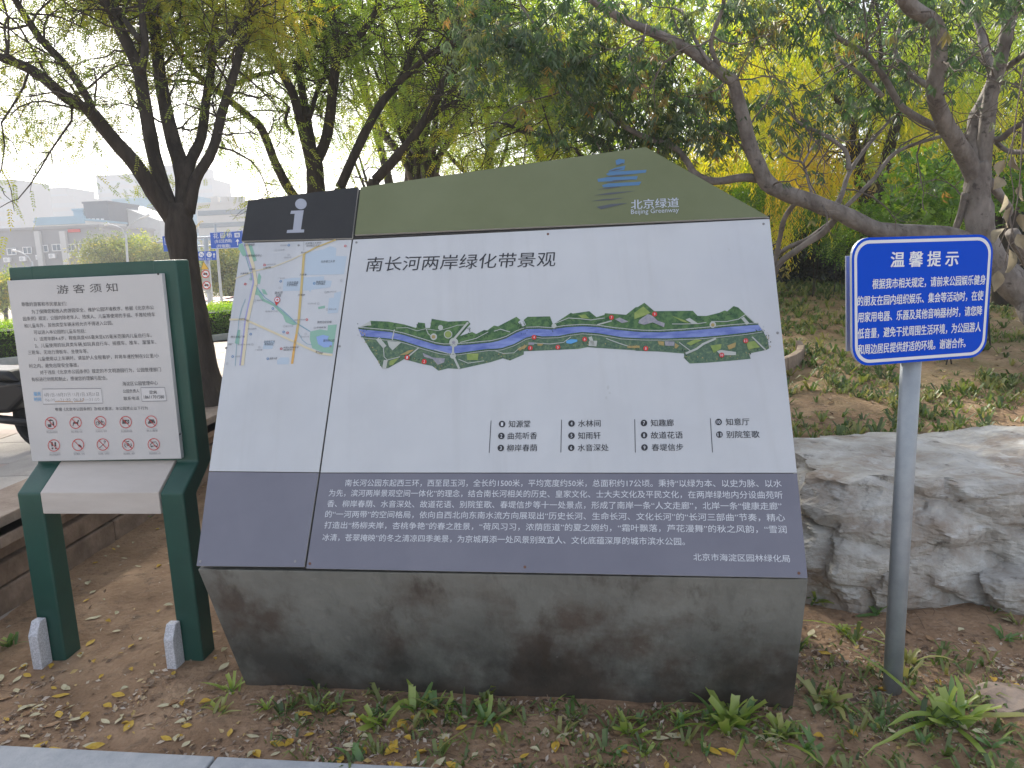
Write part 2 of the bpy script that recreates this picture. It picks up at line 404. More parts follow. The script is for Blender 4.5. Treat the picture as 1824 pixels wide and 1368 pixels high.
def base_pt(px, py):   # points of the lower front face, which leans back towards the soil
    p0 = fT[0]; t = (Vector((on_z(900, 1243, 0))) - BO); 
    n_ = BU.cross(Vector((0, on_z(900, 1243, 0).y - BO.y, -BO.z))).normalized(); return on_plane(px, py, BO - BN * .012, n_)
FL, FR = base_pt(440, 1226), base_pt(1412, 1266)
dirL = (FL - base_pt(352, 1014)); dirR = (FR - base_pt(1440, 1032))
FLb = FL + dirL * .12; FRb = FR + dirR * .12
TLp, TRp = base_pt(352, 1014), base_pt(1440, 1032)
back = lambda p, y_, inx=0: Vector((p.x + inx, y_, p.z))
YB = BO.y + 1.15
mb = MB(); fr = [FLb, FRb, TRp, TLp]; bk = [back(FLb, YB), back(FRb, YB), back(TRp, YB), back(TLp, YB)]
mb.add(fr + bk, [(0, 1, 2, 3), (7, 6, 5, 4), (0, 4, 5, 1), (1, 5, 6, 2), (2, 6, 7, 3), (3, 7, 4, 0)])
mb.build('base', cb, root, bevel=.004)
OUT = [(352, 1007), (443, 358), (639, 335), (1150, 263), (1369, 388), (1437, 1029), (545, 1012)]
core = [bp(x, y, -.006) for x, y in [(356, 1007), (445, 361), (640, 338), (1150, 267), (1366, 390), (1433, 1028)]]
bk = [Vector((p.x, max(YB - .02, p.y + .06), p.z)) for p in core]
n_ = len(core); mb = MB(); mb.add(core + bk, [tuple(reversed(range(n_))), tuple(range(n_, 2 * n_))] + [(i, (i + 1) % n_, (i + 1) % n_ + n_, i + n_) for i in range(n_)])
mb.build('body', mat('body_grey', (.045, .047, .045), .7, c2=(.07, .07, .068), scale=6), root)
def panel(name, pts, mt, n0=0.0, n1=TH, e=True):
    q = [bp(x, y, n1) for x, y in pts]
    mb = MB(); n = len(q); qb = [p - BN * (n1 - n0) for p in q]
    mb.add(q + qb, [tuple(range(n)), tuple(range(2 * n - 1, n - 1, -1))]); mb.mi = [0, 1]
    mb.add(q + qb, [(i, (i + 1) % n, (i + 1) % n + n, i + n) for i in range(n)], 1)
    o = mb.build(name, [mt, M['edge']], root); return o
panel('map_panel', [(372.4, 839), (429.5, 433), (626.5, 427), (568, 841)], M['white'])
panel('map_foot_panel', [(350, 1008), (372, 840.5), (567.7, 842.5), (541.5, 1010)], M['violet'])
panel('information_header', [(430, 429), (442, 357), (638, 333), (627, 424)], M['black'], 0, .012)
panel('green_header', [(632, 418), (642.5, 333.5), (1150, 262), (1370, 386.5), (1361, 386)], M['olive'], 0, .012)
panel('main_panel', [(571, 841.5), (629, 427), (1370.5, 390), (1419.5, 842)], M['white'])
panel('text_panel', [(545.5, 1012.5), (570.8, 843), (1419.7, 843.5), (1438.5, 1029.5)], M['violet'])
panel('shadow_gap', [(631, 424), (632, 416), (1372, 384), (1371, 390)], M['dark'], 0, .002)
# screws
scm = mat('screw_steel', (.30, .29, .28), .45, .8); scr = mat('screw_rust', (.15, .07, .045), .8)
for x, y, mt in ((357, 1000, scm), (526, 1000, scm), (552, 1004, scr), (935, 1010, scr), (1423, 1021, scr), (635, 432, scm), (976, 417, scr), (1360, 399, scm), (1385, 593, scm), (605, 617, scm), (532, 437, scm), (589, 617, scm), (403, 620, scm)):
    c = bp(x, y, TH); MB().prism(disc(c, .0048, BU, BV, 12), BN * .0015).build('screw', mt, root)

# flat print, laid on the panels as thin sheets
def text_verts(s, bold=0.0, res=2):
    cu = bpy.data.curves.new('t', 'FONT'); cu.body = s; cu.size = 1; cu.resolution_u = res; cu.offset = bold; cu.fill_mode = 'FRONT'
    o = bpy.data.objects.new('t', cu); C.objects.link(o)
    dg = bpy.context.evaluated_depsgraph_get(); me = o.evaluated_get(dg).to_mesh()
    n = len(me.vertices); v = np.zeros(n * 3); me.vertices.foreach_get('co', v); v = v.reshape(-1, 3)
    f = [tuple(p.vertices) for p in me.polygons]
    o.evaluated_get(dg).to_mesh_clear(); C.objects.unlink(o); bpy.data.objects.remove(o); bpy.data.curves.remove(cu)
    return v, f
class Print:
    """collects text and flat shapes on one plane (map from photo pixels), one mesh per colour"""
    def __init__(s, P, U, V, N, parent, n0): s.P = P; s.U = U; s.V = V; s.N = N; s.parent = parent; s.n0 = n0; s.m = {}
    def mb(s, key): return s.m.setdefault(key, MB())
    def text(s, key, string, xl, yl, xr, yr, h, bold=0.0, lay=2, shear=0.0, wide=True):
        """string centred on the line from (xl,yl) to (xr,yr), glyph height h pixels"""
        v, f = text_verts(string, 0)
        if len(v) == 0: return
        a = s.P(xl, yl, s.n0 + .0006 * lay); b = s.P(xr, yr, s.n0 + .0006 * lay)
        U = (b - a); L = U.length; U.normalize(); V = s.N.cross(U)
        c = s.P((xl + xr) / 2, (yl + yr) / 2, s.n0); hh = (s.P((xl + xr) / 2, (yl + yr) / 2 - h / 2, s.n0) - s.P((xl + xr) / 2, (yl + yr) / 2 + h / 2, s.n0)).length
        x0, x1 = v[:, 0].min(), v[:, 0].max(); sx = L / max(x1 - x0, 1e-6)
        ascii_ = all(ord(ch) < 128 for ch in string)
        yc = .36 if ascii_ else .38; eh = .72 if ascii_ else .92
        sy = hh / eh
        sh = [(0, 0)] if bold <= .006 else ([(-bold, 0), (bold, 0)] if bold <= .012 else [(-bold, -bold * .5), (bold, -bold * .5), (-bold, bold * .5), (bold, bold * .5)])
        for i, (dx, dy) in enumerate(sh):
            s.mb(key).add([a + U * ((q[0] - x0 + dx) * sx + (q[1] - yc) * sy * shear) + V * ((q[1] - yc + dy) * sy) + s.N * (.00012 * i) for q in v], f)
    def poly(s, key, pts, lay=0): 
        q = [s.P(x, y, s.n0 + .0006 * (lay + 1)) for x, y in pts]
        ar = Vector((0, 0, 0))
        for i in range(len(q)): ar += q[i].cross(q[(i + 1) % len(q)])
        if ar.dot(s.N) < 0: q.reverse()
        from mathutils.geometry import tessellate_polygon
        s.mb(key).add(q, [t for t in tessellate_polygon([q])])
    def line(s, key, pts, wd, lay=1, closed=False):
        q = [s.P(x, y, s.n0 + .0006 * (lay + 1)) for x, y in pts]; hw = wd / 2 * s.scale(pts[0])
        if closed: q = q + [q[0]]
        L = []; Rr = []
        for i, p in enumerate(q):
            t = (q[min(i + 1, len(q) - 1)] - q[max(i - 1, 0)])
            if closed and i in (0, len(q) - 1): t = q[1] - q[-2]
            t.normalize(); n = s.N.cross(t); L.append(p + n * hw); Rr.append(p - n * hw)
        k = len(q); s.mb(key).add(L + Rr, [(i, i + k, i + k + 1, i + 1) for i in range(k - 1)])
    def scale(s, p): return (s.P(p[0] + 1, p[1], s.n0) - s.P(p[0], p[1], s.n0)).length
    def circle(s, key, x, y, r, lay=1, k=16): s.poly(key, [(x + r * math.cos(2 * math.pi * i / k), y + r * math.sin(2 * math.pi * i / k)) for i in range(k)], lay)
    def ring(s, key, x, y, r, wd, lay=1, k=20): s.line(key, [(x + r * math.cos(2 * math.pi * i / k), y + r * math.sin(2 * math.pi * i / k)) for i in range(k)], wd, lay, True)
    def build(s, names, mats):
        for k, mb in s.m.items():
            o = mb.build(names.get(k, 'print'), mats[k], s.parent); o['kind'] = 'stuff'
INK = {}
def ink(name, c, **k):
    INK[name] = mat('print_' + name, c, k.pop('rough', .5), **k); return INK[name]
ink('black', (.022, .022, .028)); ink('white', (.64, .66, .70)); ink('grey', (.25, .25, .27)); ink('lgrey', (.42, .43, .45)); ink('red', (.55, .035, .03)); ink('blue', (.06, .20, .42))
ink('river', (.09, .13, .38), c2=(.21, .27, .54), scale=14, stretch=(1, 1, 4)); ink('g1', (.03, .09, .035), c2=(.09, .18, .055), scale=55, contrast=(.4, .6)); ink('g2', (.045, .10, .06), c2=(.14, .21, .10), scale=90, c3=(.075, .135, .085), contrast=(.35, .65))
ink('lawn', (.18, .27, .06), c2=(.28, .34, .10), scale=40); ink('path', (.42, .44, .41)); ink('roof', (.22, .22, .27), c2=(.33, .32, .34), scale=90); ink('ochre', (.40, .28, .10), c2=(.28, .24, .10), scale=120)
ink('pool', (.10, .32, .62)); ink('mgreen', (.24, .42, .33)); ink('mblue', (.42, .50, .58)); ink('lake', (.25, .36, .62)); ink('cream', (.62, .55, .38)); ink('gold', (.52, .40, .16)); ink('orange', (.62, .36, .10)); ink('lilac', (.33, .33, .55)); ink('teal', (.16, .34, .42))
ink('logo_blue', (.07, .17, .31)); ink('logo_dark', (.075, .085, .10)); ink('plate', (.58, .58, .59)); ink('lightblue', (.20, .42, .68)); ink('stain', (.42, .25, .12)); ink('signblue', (.008, .055, .42)); ink('iglyph', (.34, .36, .42))
ink('pale', (.46, .50, .58)); ink('mark', (.45, .46, .47))
ink('bk2', (.07, .07, .075)); names = {k: 'lettering' for k in ('black', 'white', 'pale', 'grey', 'bk2')}
names.update({'river': 'river_print', 'g1': 'woodland_print', 'g2': 'garden_print', 'red': 'marker_print', 'path': 'path_print', 'iglyph': 'information_symbol', 'logo_blue': 'logo_print', 'logo_dark': 'logo_shade_print'})
PR = Print(bp, BU, BV, BN, root, TH)
T = PR.text
rows = [("南长河公园东起西三环，西至昆玉河，全长约1500米，平均宽度约50米，总面积约17公顷。秉持“以绿为本、以史为脉、以水", 615, 860, 1392, 861),
("为先，滨河两岸景观空间一体化”的理念，结合南长河相关的历史、皇家文化、士大夫文化及平民文化，在两岸绿地内分设曲苑听", 586, 878, 1394, 881.5),
("香、柳岸春荫、水音深处、故道花语、别院笙歌、春堤信步等十一处景点，形成了南岸一条“人文走廊”，北岸一条“健康走廊”", 583, 897, 1392, 901.5),
("的“一河两带”的空间格局，依向自西北向东南水流方向展现出“历史长河、生命长河、文化长河”的“长河三部曲”节奏，精心", 579.5, 915.5, 1398, 922),
("打造出“杨柳夹岸，杏桃争艳”的春之胜景，“荷风习习，浓荫匝道”的夏之婉约，“霜叶飘落，芦花漫舞”的秋之风韵，“雪润", 578, 935, 1401, 943),
("冰清，苍翠掩映”的冬之清凉四季美景，为京城再添一处风景别致宜人、文化底蕴深厚的城市滨水公园。", 574.5, 957, 1220, 964.5),
("北京市海淀区园林绿化局", 1235, 992, 1407, 995)]
for s_, a, b, c, d in rows: T('white', s_, a, b, c, d, 13, .004)
T('black', "南长河两岸绿化带景观", 653, 471, 990, 461, 26, -.008, shear=.05)
T('pale', "北京绿道", 1124, 366, 1209, 362, 17, .010); T('pale', "Beijing Greenway", 1124, 378.6, 1209, 374.8, 8.5, .004)
for a in (((874.7, 749), (871.3, 806.8)), ((1000.3, 747.6), (999, 806)), ((1130.5, 746.7), (1131.7, 806)), ((1265.3, 745), (1269.2, 806))): PR.line('black', a, 1.1)
leg = [("1", 894.3, 755.3, "知源堂", 906, 944.4), ("2", 893, 776.5, "曲苑听香", 904.5, 956.7), ("3", 892, 798, "柳岸春荫", 903, 956.7), ("4", 1018, 754.3, "水林间", 1029.7, 1069.7), ("5", 1018, 776, "知雨轩", 1029.7, 1069.7), ("6", 1017.5, 797.6, "水音深处", 1029, 1084),
 ("7", 1147, 753.4, "知趣廊", 1159, 1200), ("8", 1147.3, 775.2, "故道花语", 1159.3, 1216), ("9", 1148, 797, "春堤信步", 1160.8, 1217), ("10", 1280, 751.6, "知意厅", 1292.8, 1335), ("11", 1281.5, 774, "别院笙歌", 1293.8, 1352.7)]
for n_, x, y, s_, a, b in leg:
    PR.circle('black', x, y, 5.9, 1, 18); wv = 1.6 if len(n_) == 1 else 3.2
    T('white', n_, x - wv, y, x + wv, y, 6.6, .01, lay=3); T('black', s_, a, y, b, y - .6, 12.5, .007)
# information glyph
PR.n0 = .012
PR.poly('iglyph', [(536 + 10.3 * math.cos(t_ * .349), 363.3 + 9.6 * math.sin(t_ * .349)) for t_ in range(18)])
PR.poly('iglyph', [(518.6, 375.4), (541, 374.4), (536, 408.8), (542, 408.8), (541.4, 414), (510.5, 415), (511.6, 409.8), (521.8, 409), (525, 380.7), (517, 381)])
L4 = lambda pts: [(1000 + x / 4.56, 260 + y / 4.56) for x, y in pts]
for p in ([(440, 118), (470, 104), (515, 112), (510, 145), (445, 152)], [(435, 178), (520, 158), (510, 195), (380, 212), (390, 198)], [(362, 228), (400, 208), (692, 194), (685, 216), (600, 226), (380, 240)], [(292, 268), (370, 254), (620, 245), (612, 272), (300, 292)], [(330, 318), (380, 304), (650, 290), (632, 318), (340, 336)]): PR.poly('logo_blue', L4(p))
for p in ([(440, 160), (500, 135), (510, 142), (460, 158)], [(380, 208), (440, 186), (505, 182), (430, 202)], [(350, 256), (440, 234), (600, 228), (420, 250)], [(350, 300), (430, 278), (600, 270), (420, 294)], [(290, 355), (400, 332), (500, 328), (380, 348)], [(262, 402), (380, 380), (610, 364), (400, 394)], [(240, 448), (340, 432), (520, 420), (400, 440)], [(285, 495), (400, 472), (540, 463), (420, 492), (322, 515)]): PR.poly('logo_dark', L4(p), 1)
for k_ in ('pale',):
    q = PR.m[k_]; q.v = [v_ + BN * .006 for v_ in q.v]
PR.n0 = TH
# panorama map of the river
cA = lambda p: [(620 + x / 7.015, 530 + y / 7.015) for x, y in p]
cB = lambda p: [(880 + x / 7.015, 530 + y / 7.015) for x, y in p]
cC = lambda p: [(1130 + x / 7.015, 530 + y / 7.015) for x, y in p]
rtop = cA([(130, 395), (520, 430), (700, 470), (900, 530), (1100, 590), (1200, 605), (1300, 603), (1500, 590), (1790, 562)]) + cB([(60, 540), (150, 510), (280, 440), (400, 395), (560, 390), (700, 400), (900, 372), (1100, 360), (1300, 370), (1500, 400), (1750, 425)]) + cC([(100, 432), (300, 435), (600, 420), (900, 395), (1200, 365), (1550, 340)])
rbot = cC([(1600, 408), (1400, 438), (1100, 470), (800, 495), (400, 510), (100, 508)]) + cB([(1750, 503), (1600, 495), (1300, 445), (1100, 430), (950, 450), (800, 480), (600, 485), (520, 470), (400, 500), (250, 580), (100, 630), (10, 640)]) + cA([(1750, 640), (1600, 660), (1400, 690), (1300, 700), (1150, 680), (950, 625), (700, 545), (600, 520), (165, 480)])
utop = cA([(135, 375), (215, 330), (280, 290), (500, 300), (700, 335), (850, 380), (875, 310), (960, 320), (968, 380), (1025, 380), (1045, 265), (1250, 300), (1500, 290), (1530, 330), (1400, 480), (1550, 430), (1600, 455), (1700, 405), (1740, 410)]) + cB([(0, 350), (50, 360), (280, 240), (330, 280), (300, 310), (360, 362), (400, 340), (370, 280), (420, 240), (700, 235), (735, 330), (760, 322), (960, 190), (985, 200), (1190, 170), (1280, 245), (1380, 215), (1385, 195), (1650, 215), (1770, 120)]) + cC([(40, 120), (125, 65), (250, 170), (730, 165), (790, 228), (900, 230), (1060, 190), (1130, 160), (1160, 172), (1240, 105), (1300, 125), (1500, 318), (1550, 335)])
PR.poly('g1', utop + list(reversed(rtop)))
lbot = cA([(130, 400), (210, 540), (280, 660), (370, 790), (430, 890), (510, 878), (700, 770), (880, 820), (1050, 855), (1130, 915), (1250, 885), (1400, 893), (1780, 808)]) + cB([(110, 760), (200, 787), (372, 712), (372, 672), (1050, 643), (1170, 620), (1290, 630), (1780, 660)]) + cC([(0, 665), (300, 675), (620, 700), (620, 755), (690, 825), (900, 815), (1200, 790), (1455, 765), (1430, 700), (1650, 655), (1685, 635), (1665, 520), (1600, 410)])
PR.poly('g2', lbot + rbot)
PR.poly('river', rtop + rbot, 2)
def off(pts, d): return [(x, y + d) for x, y in pts]
PR.line('path', off(rtop, -3.5), 1.3, 3); PR.line('path', off(list(reversed(rbot)), 3.2), 1.1, 3)
PR.line('g2', off(rtop, -1.6), 1.6, 3); PR.line('g1', off(list(reversed(rbot)), 1.2), 1.3, 3)
for pts, wd in ((cA([(600, 380), (740, 375), (860, 415), (970, 390), (1130, 415), (1260, 380), (1370, 345), (1460, 342)]), 1.0), (cA([(975, 390), (1000, 450), (1060, 500)]), 1.2), (cA([(1500, 310), (1330, 510)]), 4), (cA([(1315, 540), (1310, 720), (1390, 890)]), 3.6), (cA([(440, 600), (450, 740), (490, 780), (650, 740)]), 1.3), (cA([(880, 630), (760, 730)]), 2.4),
    (cA([(370, 510), (460, 620)]), 7), (cA([(470, 780), (450, 890)]), 7), (cA([(1400, 560), (1600, 510), (1750, 430)]), 1.3), (cA([(1080, 650), (1290, 710)]), 1.4), (cA([(1380, 770), (1500, 820), (1700, 790)]), 1.3), (cA([(580, 400), (550, 530)]), 2.2),
    (cB([(0, 420), (80, 395), (200, 430)]), 1.6), (cB([(770, 320), (930, 255), (1080, 265), (1210, 280), (1380, 255)]), 1.5), (cB([(1290, 340), (1400, 310), (1470, 290)]), 2.5), (cB([(500, 570), (700, 580), (870, 560), (960, 490)]), 1.3), (cB([(1200, 490), (1240, 600)]), 6), (cB([(1400, 510), (1560, 570), (1700, 615)]), 1.6), (cB([(0, 660), (120, 700), (250, 690), (330, 620)]), 1.2),
    (cC([(470, 330), (620, 330), (800, 325), (900, 310)]), 1.4), (cC([(960, 300), (1150, 300), (1300, 270), (1390, 210)]), 1.6), (cC([(640, 700), (780, 640), (860, 580), (1020, 510)]), 4), (cC([(1470, 490), (1640, 655)]), 2.6), (cC([(560, 560), (640, 620), (720, 680)]), 1.5), (cC([(1350, 250), (1420, 330)]), 6), (cC([(1500, 310), (1400, 220)]), 2)): PR.line('path', pts, wd, 4)
for x, y, r_, k_ in ((1320, 560, 8, 'path'), (1250, 460, 7.5, 'path'), (1070, 490, 6, 'path'), (1155, 375, 4.5, 'path'), (1310, 725, 5.5, 'path')):
    PR.circle('path', 620 + x / 7.015, 530 + y / 7.015, r_, 5)
PR.circle('lawn', 620 + 1250 / 7.015, 530 + 460 / 7.015, 6, 6); PR.circle('roof', 620 + 1320 / 7.015, 530 + 560 / 7.015, 3, 6); PR.circle('ochre', 620 + 1068 / 7.015, 530 + 490 / 7.015, 3.4, 6); PR.circle('path', 880 + 750 / 7.015, 530 + 355 / 7.015, 4.4, 5); PR.circle('path', 1130 + 980 / 7.015, 530 + 340 / 7.015, 5.8, 5); PR.circle('ochre', 1130 + 980 / 7.015, 530 + 342 / 7.015, 3.2, 6)
for k_, pts in (('path', cA([(490, 540), (665, 560), (555, 660), (510, 610)])), ('path', cA([(245, 350), (135, 375), (280, 290), (290, 350)])), ('lawn', cA([(1480, 700), (1630, 700), (1620, 780), (1490, 780)])), ('lawn', cA([(520, 790), (640, 750), (560, 840), (515, 850)])), ('roof', cA([(930, 690), (1060, 750), (1210, 760), (1200, 810), (1120, 840), (1060, 770), (950, 740)])), ('ochre', cA([(640, 720), (760, 660), (830, 650), (740, 710)])),
    ('roof', cC([(60, 280), (170, 205), (230, 230), (290, 290), (380, 320), (370, 370), (230, 310), (120, 340), (50, 320)])), ('lawn', cC([(0, 190), (110, 110), (200, 190), (150, 215), (0, 270)])), ('lawn', cC([(460, 225), (620, 280), (690, 320), (600, 300)])), ('path', cC([(640, 275), (690, 255), (790, 320), (720, 325)])), ('roof', cC([(380, 545), (500, 550), (500, 605), (385, 600)])), ('ochre', cC([(290, 545), (370, 550), (370, 600), (310, 590)])), ('ochre', cC([(510, 570), (560, 600), (520, 640), (500, 620)])),
    ('lawn', cC([(650, 570), (760, 520), (850, 530), (700, 600)])), ('lawn', cC([(950, 600), (1090, 580), (1080, 640), (990, 690)])), ('path', cC([(1030, 670), (1080, 655), (1270, 680), (1270, 720), (1080, 720)])), ('ochre', cC([(1160, 600), (1270, 560), (1260, 620), (1180, 650)])), ('lawn', cC([(1400, 560), (1500, 540), (1570, 620), (1420, 650)])),
    ('pool', cB([(900, 540), (960, 520), (1040, 525), (1040, 550), (960, 578), (905, 570)])), ('roof', cB([(1510, 270), (1570, 250), (1680, 300), (1600, 320)])), ('ochre', cB([(290, 640), (370, 600), (420, 595), (380, 640), (310, 660)])), ('ochre', cB([(1660, 605), (1820, 600), (1820, 630), (1670, 630)])), ('roof', cB([(430, 560), (500, 560), (500, 590), (430, 590)])), ('path', cB([(1190, 540), (1290, 540), (1280, 610), (1180, 605)])), ('lawn', cB([(1050, 220), (1140, 210), (1190, 260), (1100, 260)])), ('ochre', cB([(540, 570), (620, 575), (600, 600), (545, 600)]))): PR.poly(k_, pts, 4)
for n_, x, y in (('1', 738, 748), ('2', 951, 799)): PR.circle('red', 620 + x / 7.015, 530 + y / 7.015, 4.4, 7); PR.text('white', n_, 620 + x / 7.015 - 1.1, 530 + y / 7.015, 620 + x / 7.015 + 1.1, 530 + y / 7.015, 4.6, .01, lay=10)
for n_, x, y in (('3', 453, 630), ('4', 500, 495), ('5', 798, 620), ('6', 1133, 520), ('7', 1467, 248)): PR.circle('red', 880 + x / 7.015, 530 + y / 7.015, 4.2, 7); PR.text('white', n_, 880 + x / 7.015 - 1.1, 530 + y / 7.015, 880 + x / 7.015 + 1.1, 530 + y / 7.015, 4.6, .01, lay=10)
for n_, x, y in (('8', 143, 636), ('9', 253, 206), ('10', 1092, 718), ('11', 1392, 540)): PR.circle('red', 1130 + x / 7.015, 530 + y / 7.015, 4.4, 7); PR.text('white', n_, 1130 + x / 7.015 - (1.1 if len(n_) < 2 else 2.2), 530 + y / 7.015, 1130 + x / 7.015 + (1.1 if len(n_) < 2 else 2.2), 530 + y / 7.015, 4.6, .01, lay=10)
# little printed trees along the river and in the gardens
rg = random.Random(8)
def along(pts, n):
    out = []
    for i in range(n):
        t = i / n * (len(pts) - 1); k = int(t); f_ = t - k; out.append((pts[k][0] + (pts[k + 1][0] - pts[k][0]) * f_, pts[k][1] + (pts[k + 1][1] - pts[k][1]) * f_))
    return out
for x, y in along(rtop, 150): PR.circle('gdark', x, y - 2.2, .9, 5, 5)
for x, y in along(list(reversed(rbot)), 150): PR.circle('gdark', x, y + 1.6, .9, 5, 5)
for x, y in along(utop, 230): PR.circle('gdark', x + rg.uniform(-3, 3), y + rg.uniform(2, 14), rg.uniform(.6, 1.3), 3, 5)
for x, y in along(lbot, 230): PR.circle('gdark' if rg.random() < .6 else 'ochre', x + rg.uniform(-3, 3), y - rg.uniform(2, 12), rg.uniform(.6, 1.3), 3, 5)
ink('gdark', (.018, .045, .022)); names['gdark'] = 'tree_print'
# street map on the left panel
m4 = lambda p: [(390 + x / 5.7, 420 + y / 5.7) for x, y in p]
m5 = lambda p: [(500 + x / 5.7, 420 + y / 5.7) for x, y in p]
for k_, p in (('mgreen', m4([(205, 80), (240, 80), (285, 195), (245, 210), (195, 130)])), ('mgreen', m4([(285, 90), (335, 100), (385, 250), (345, 265), (300, 180)])), ('mgreen', m4([(405, 370), (430, 415), (415, 490), (385, 485), (395, 420)])), ('mgreen', m4([(430, 540), (465, 545), (495, 600), (450, 590)])), ('mgreen', m4([(190, 955), (217, 955), (205, 1105), (160, 1090)])),
    ('mgreen', [(452, 509), (451, 524), (460, 526), (467, 536), (487, 545), (504, 562), (509, 574), (522, 579), (529, 578), (506, 557), (490, 543), (470, 532), (460, 514)]), ('mgreen', m5([(380, 722), (450, 708), (450, 735), (383, 745)])),
    ('mgreen', m5([(300, 972), (400, 950), (475, 962), (480, 908), (570, 900), (527, 1195), (420, 1180), (320, 1140), (295, 1050)])), ('mblue', m5([(255, 175), (370, 150), (440, 135), (500, 105), (565, 125), (560, 205), (670, 207), (643, 390), (245, 400)])), ('mblue', m5([(30, 440), (120, 427), (440, 412), (440, 450), (520, 458), (505, 522), (310, 550), (300, 575), (285, 555), (20, 560)])),
    ('mblue', m5([(490, 632), (540, 628), (545, 582), (618, 562), (580, 780), (475, 790)])), ('mblue', m4([(460, 1065), (570, 1065), (540, 1150), (445, 1150)])), ('mblue', m4([(590, 1262), (625, 1235), (712, 1235), (708, 1305), (590, 1305)]))): PR.poly(k_, p)
PR.poly('lake', m5([(360, 1025), (430, 1005), (490, 1020), (475, 1050), (525, 1085), (520, 1125), (440, 1135), (380, 1100)]), 1)
for k_, p, wd in (('cream', m4([(275, 80), (345, 300), (375, 480), (290, 850), (235, 1315)]), 5.5), ('lilac', m4([(258, 80), (335, 340), (350, 470), (268, 850), (215, 1315)]), 2.6), ('teal', m4([(270, 200), (320, 370), (330, 450)]), .8), ('teal', m4([(270, 640), (230, 740), (203, 850), (180, 1100), (165, 1320)]), .8),
    ('cream', m4([(105, 850), (260, 848), (741, 1065)]) + m5([(250, 1130), (400, 1195), (525, 1212)]), 3.4), ('lgrey', m5([(232, 55), (232, 150)]), 1.2), ('cream', m4([(165, 432), (370, 355), (560, 312), (741, 240)]) + m5([(235, 180)]), 1.8), ('gold', m5([(235, 185), (232, 230), (215, 470), (180, 880), (160, 1000)]), 4.2), ('orange', m5([(160, 1000), (140, 1110), (115, 1300)]), 4.2), ('gold', m5([(235, 185), (350, 120), (560, 40)]), 3),
    ('teal', m4([(370, 500), (420, 570), (470, 630), (560, 690), (650, 760)]) + m5([(150, 880), (300, 972)]), 1.2), ('teal', m5([(175, 980), (220, 1060), (270, 1100), (320, 1108)]), .8)): PR.line(k_, p, wd, 2)
pins = [(m4([(267, 490)]), 'red'), (m4([(322, 438)]), 'mgreen'), (m4([(463, 296)]), 'red'), (m4([(708, 95)]), 'blue'), (m4([(578, 145)]), 'lgrey'), (m4([(706, 192)]), 'lgrey'), (m4([(627, 462)]), 'blue'), (m4([(617, 528)]), 'lgrey'), (m4([(362, 653)]), 'lgrey'), (m4([(547, 738)]), 'blue'), (m4([(663, 918)]), 'lgrey'), (m4([(322, 998)]), 'blue'), (m4([(338, 1102)]), 'lgrey'), (m4([(407, 1131)]), 'lgrey'), (m4([(139, 1226)]), 'blue'), (m4([(82, 1297)]), 'lgrey'), (m4([(632, 1147)]), 'red'), (m4([(496, 1248)]), 'blue'), (m4([(656, 976)]), 'blue'), (m4([(696, 985)]), 'red'),
    (m5([(656, 103)]), 'red'), (m5([(340, 483)]), 'blue'), (m5([(614, 452)]), 'lgrey'), (m5([(455, 572)]), 'lgrey'), (m5([(381, 688)]), 'lgrey'), (m5([(470, 748)]), 'lgrey'), (m5([(265, 851)]), 'red'), (m5([(346, 935)]), 'lgrey'), (m5([(253, 997)]), 'lgrey')]
for p, k_ in pins: PR.ring(k_, p[0][0], p[0][1], 1.7, 1.0, 3, 10)
PR.poly('red', m4([(565, 660), (622, 655), (580, 712)]), 4); PR.circle('red', 390 + 592 / 5.7, 420 + 650 / 5.7, 5.2, 4); PR.circle('white', 390 + 592 / 5.7, 420 + 650 / 5.7, 4.0, 5)
sx_, sy_ = 390 + 592 / 5.7, 420 + 650 / 5.7
PR.poly('red', [(sx_ + (2.8 if i % 2 == 0 else 1.1) * math.sin(i * math.pi / 5), sy_ - (2.8 if i % 2 == 0 else 1.1) * math.cos(i * math.pi / 5)) for i in range(10)], 7)
lab = [("北京植物园", m4([(255, 92), (360, 88)]), 4), ("火器营运动中心", m4([(270, 203), (438, 198)]), 4), ("长春桥", m4([(310, 340), (365, 338)]), 3.2), ("长春桥路", m4([(218, 383), (300, 380)]), 3), ("长春桥路", m4([(450, 330), (527, 318)]), 3.2), ("南长河", m4([(566, 580), (645, 576)]), 4.6), ("公园", m4([(578, 607), (628, 605)]), 4.6), ("曙光文化广场", m4([(120, 1026), (262, 1024)]), 3.6), ("蓝靛厂", m4([(90, 1101), (145, 1100)]), 3.2), ("北京化工大", m4([(455, 1076), (570, 1072)]), 4), ("学西校区", m4([(460, 1102), (555, 1100)]), 4), ("国家大厦", m4([(515, 1246), (590, 1243)]), 3.4), ("车道沟", m4([(205, 846), (262, 842)]), 3.2),
    ("北京理工大学中", m5([(250, 78), (410, 70)]), 3.6), ("关村校区北区", m5([(258, 103), (395, 96)]), 3.6), ("魏公村", m5([(205, 170), (258, 168)]), 3), ("北京理工大学", m5([(408, 262), (550, 258)]), 4), ("万寿寺", m5([(192, 396), (262, 394)]), 3.6), ("北京外国语", m5([(62, 476), (178, 473)]), 4.2), ("大学西校区", m5([(60, 500), (172, 497)]), 4.2), ("首都师范", m5([(358, 468), (455, 465)]), 3.6), ("大学附属区", m5([(358, 490), (450, 486)]), 3.6), ("万寿桥", m5([(175, 602), (247, 600)]), 3.4), ("李四光纪念馆", m5([(370, 878), (515, 874)]), 4.2), ("紫竹院公园", m5([(432, 1064), (545, 1062)]), 4.2), ("紫竹院路", m5([(355, 1175), (425, 1195)]), 3.6), ("中国人民解放军", m5([(28, 1135), (182, 1131)]), 3.2), ("医院中心", m5([(30, 1158), (150, 1155)]), 3.2), ("中央民族", m5([(365, 932), (460, 928)]), 3)]
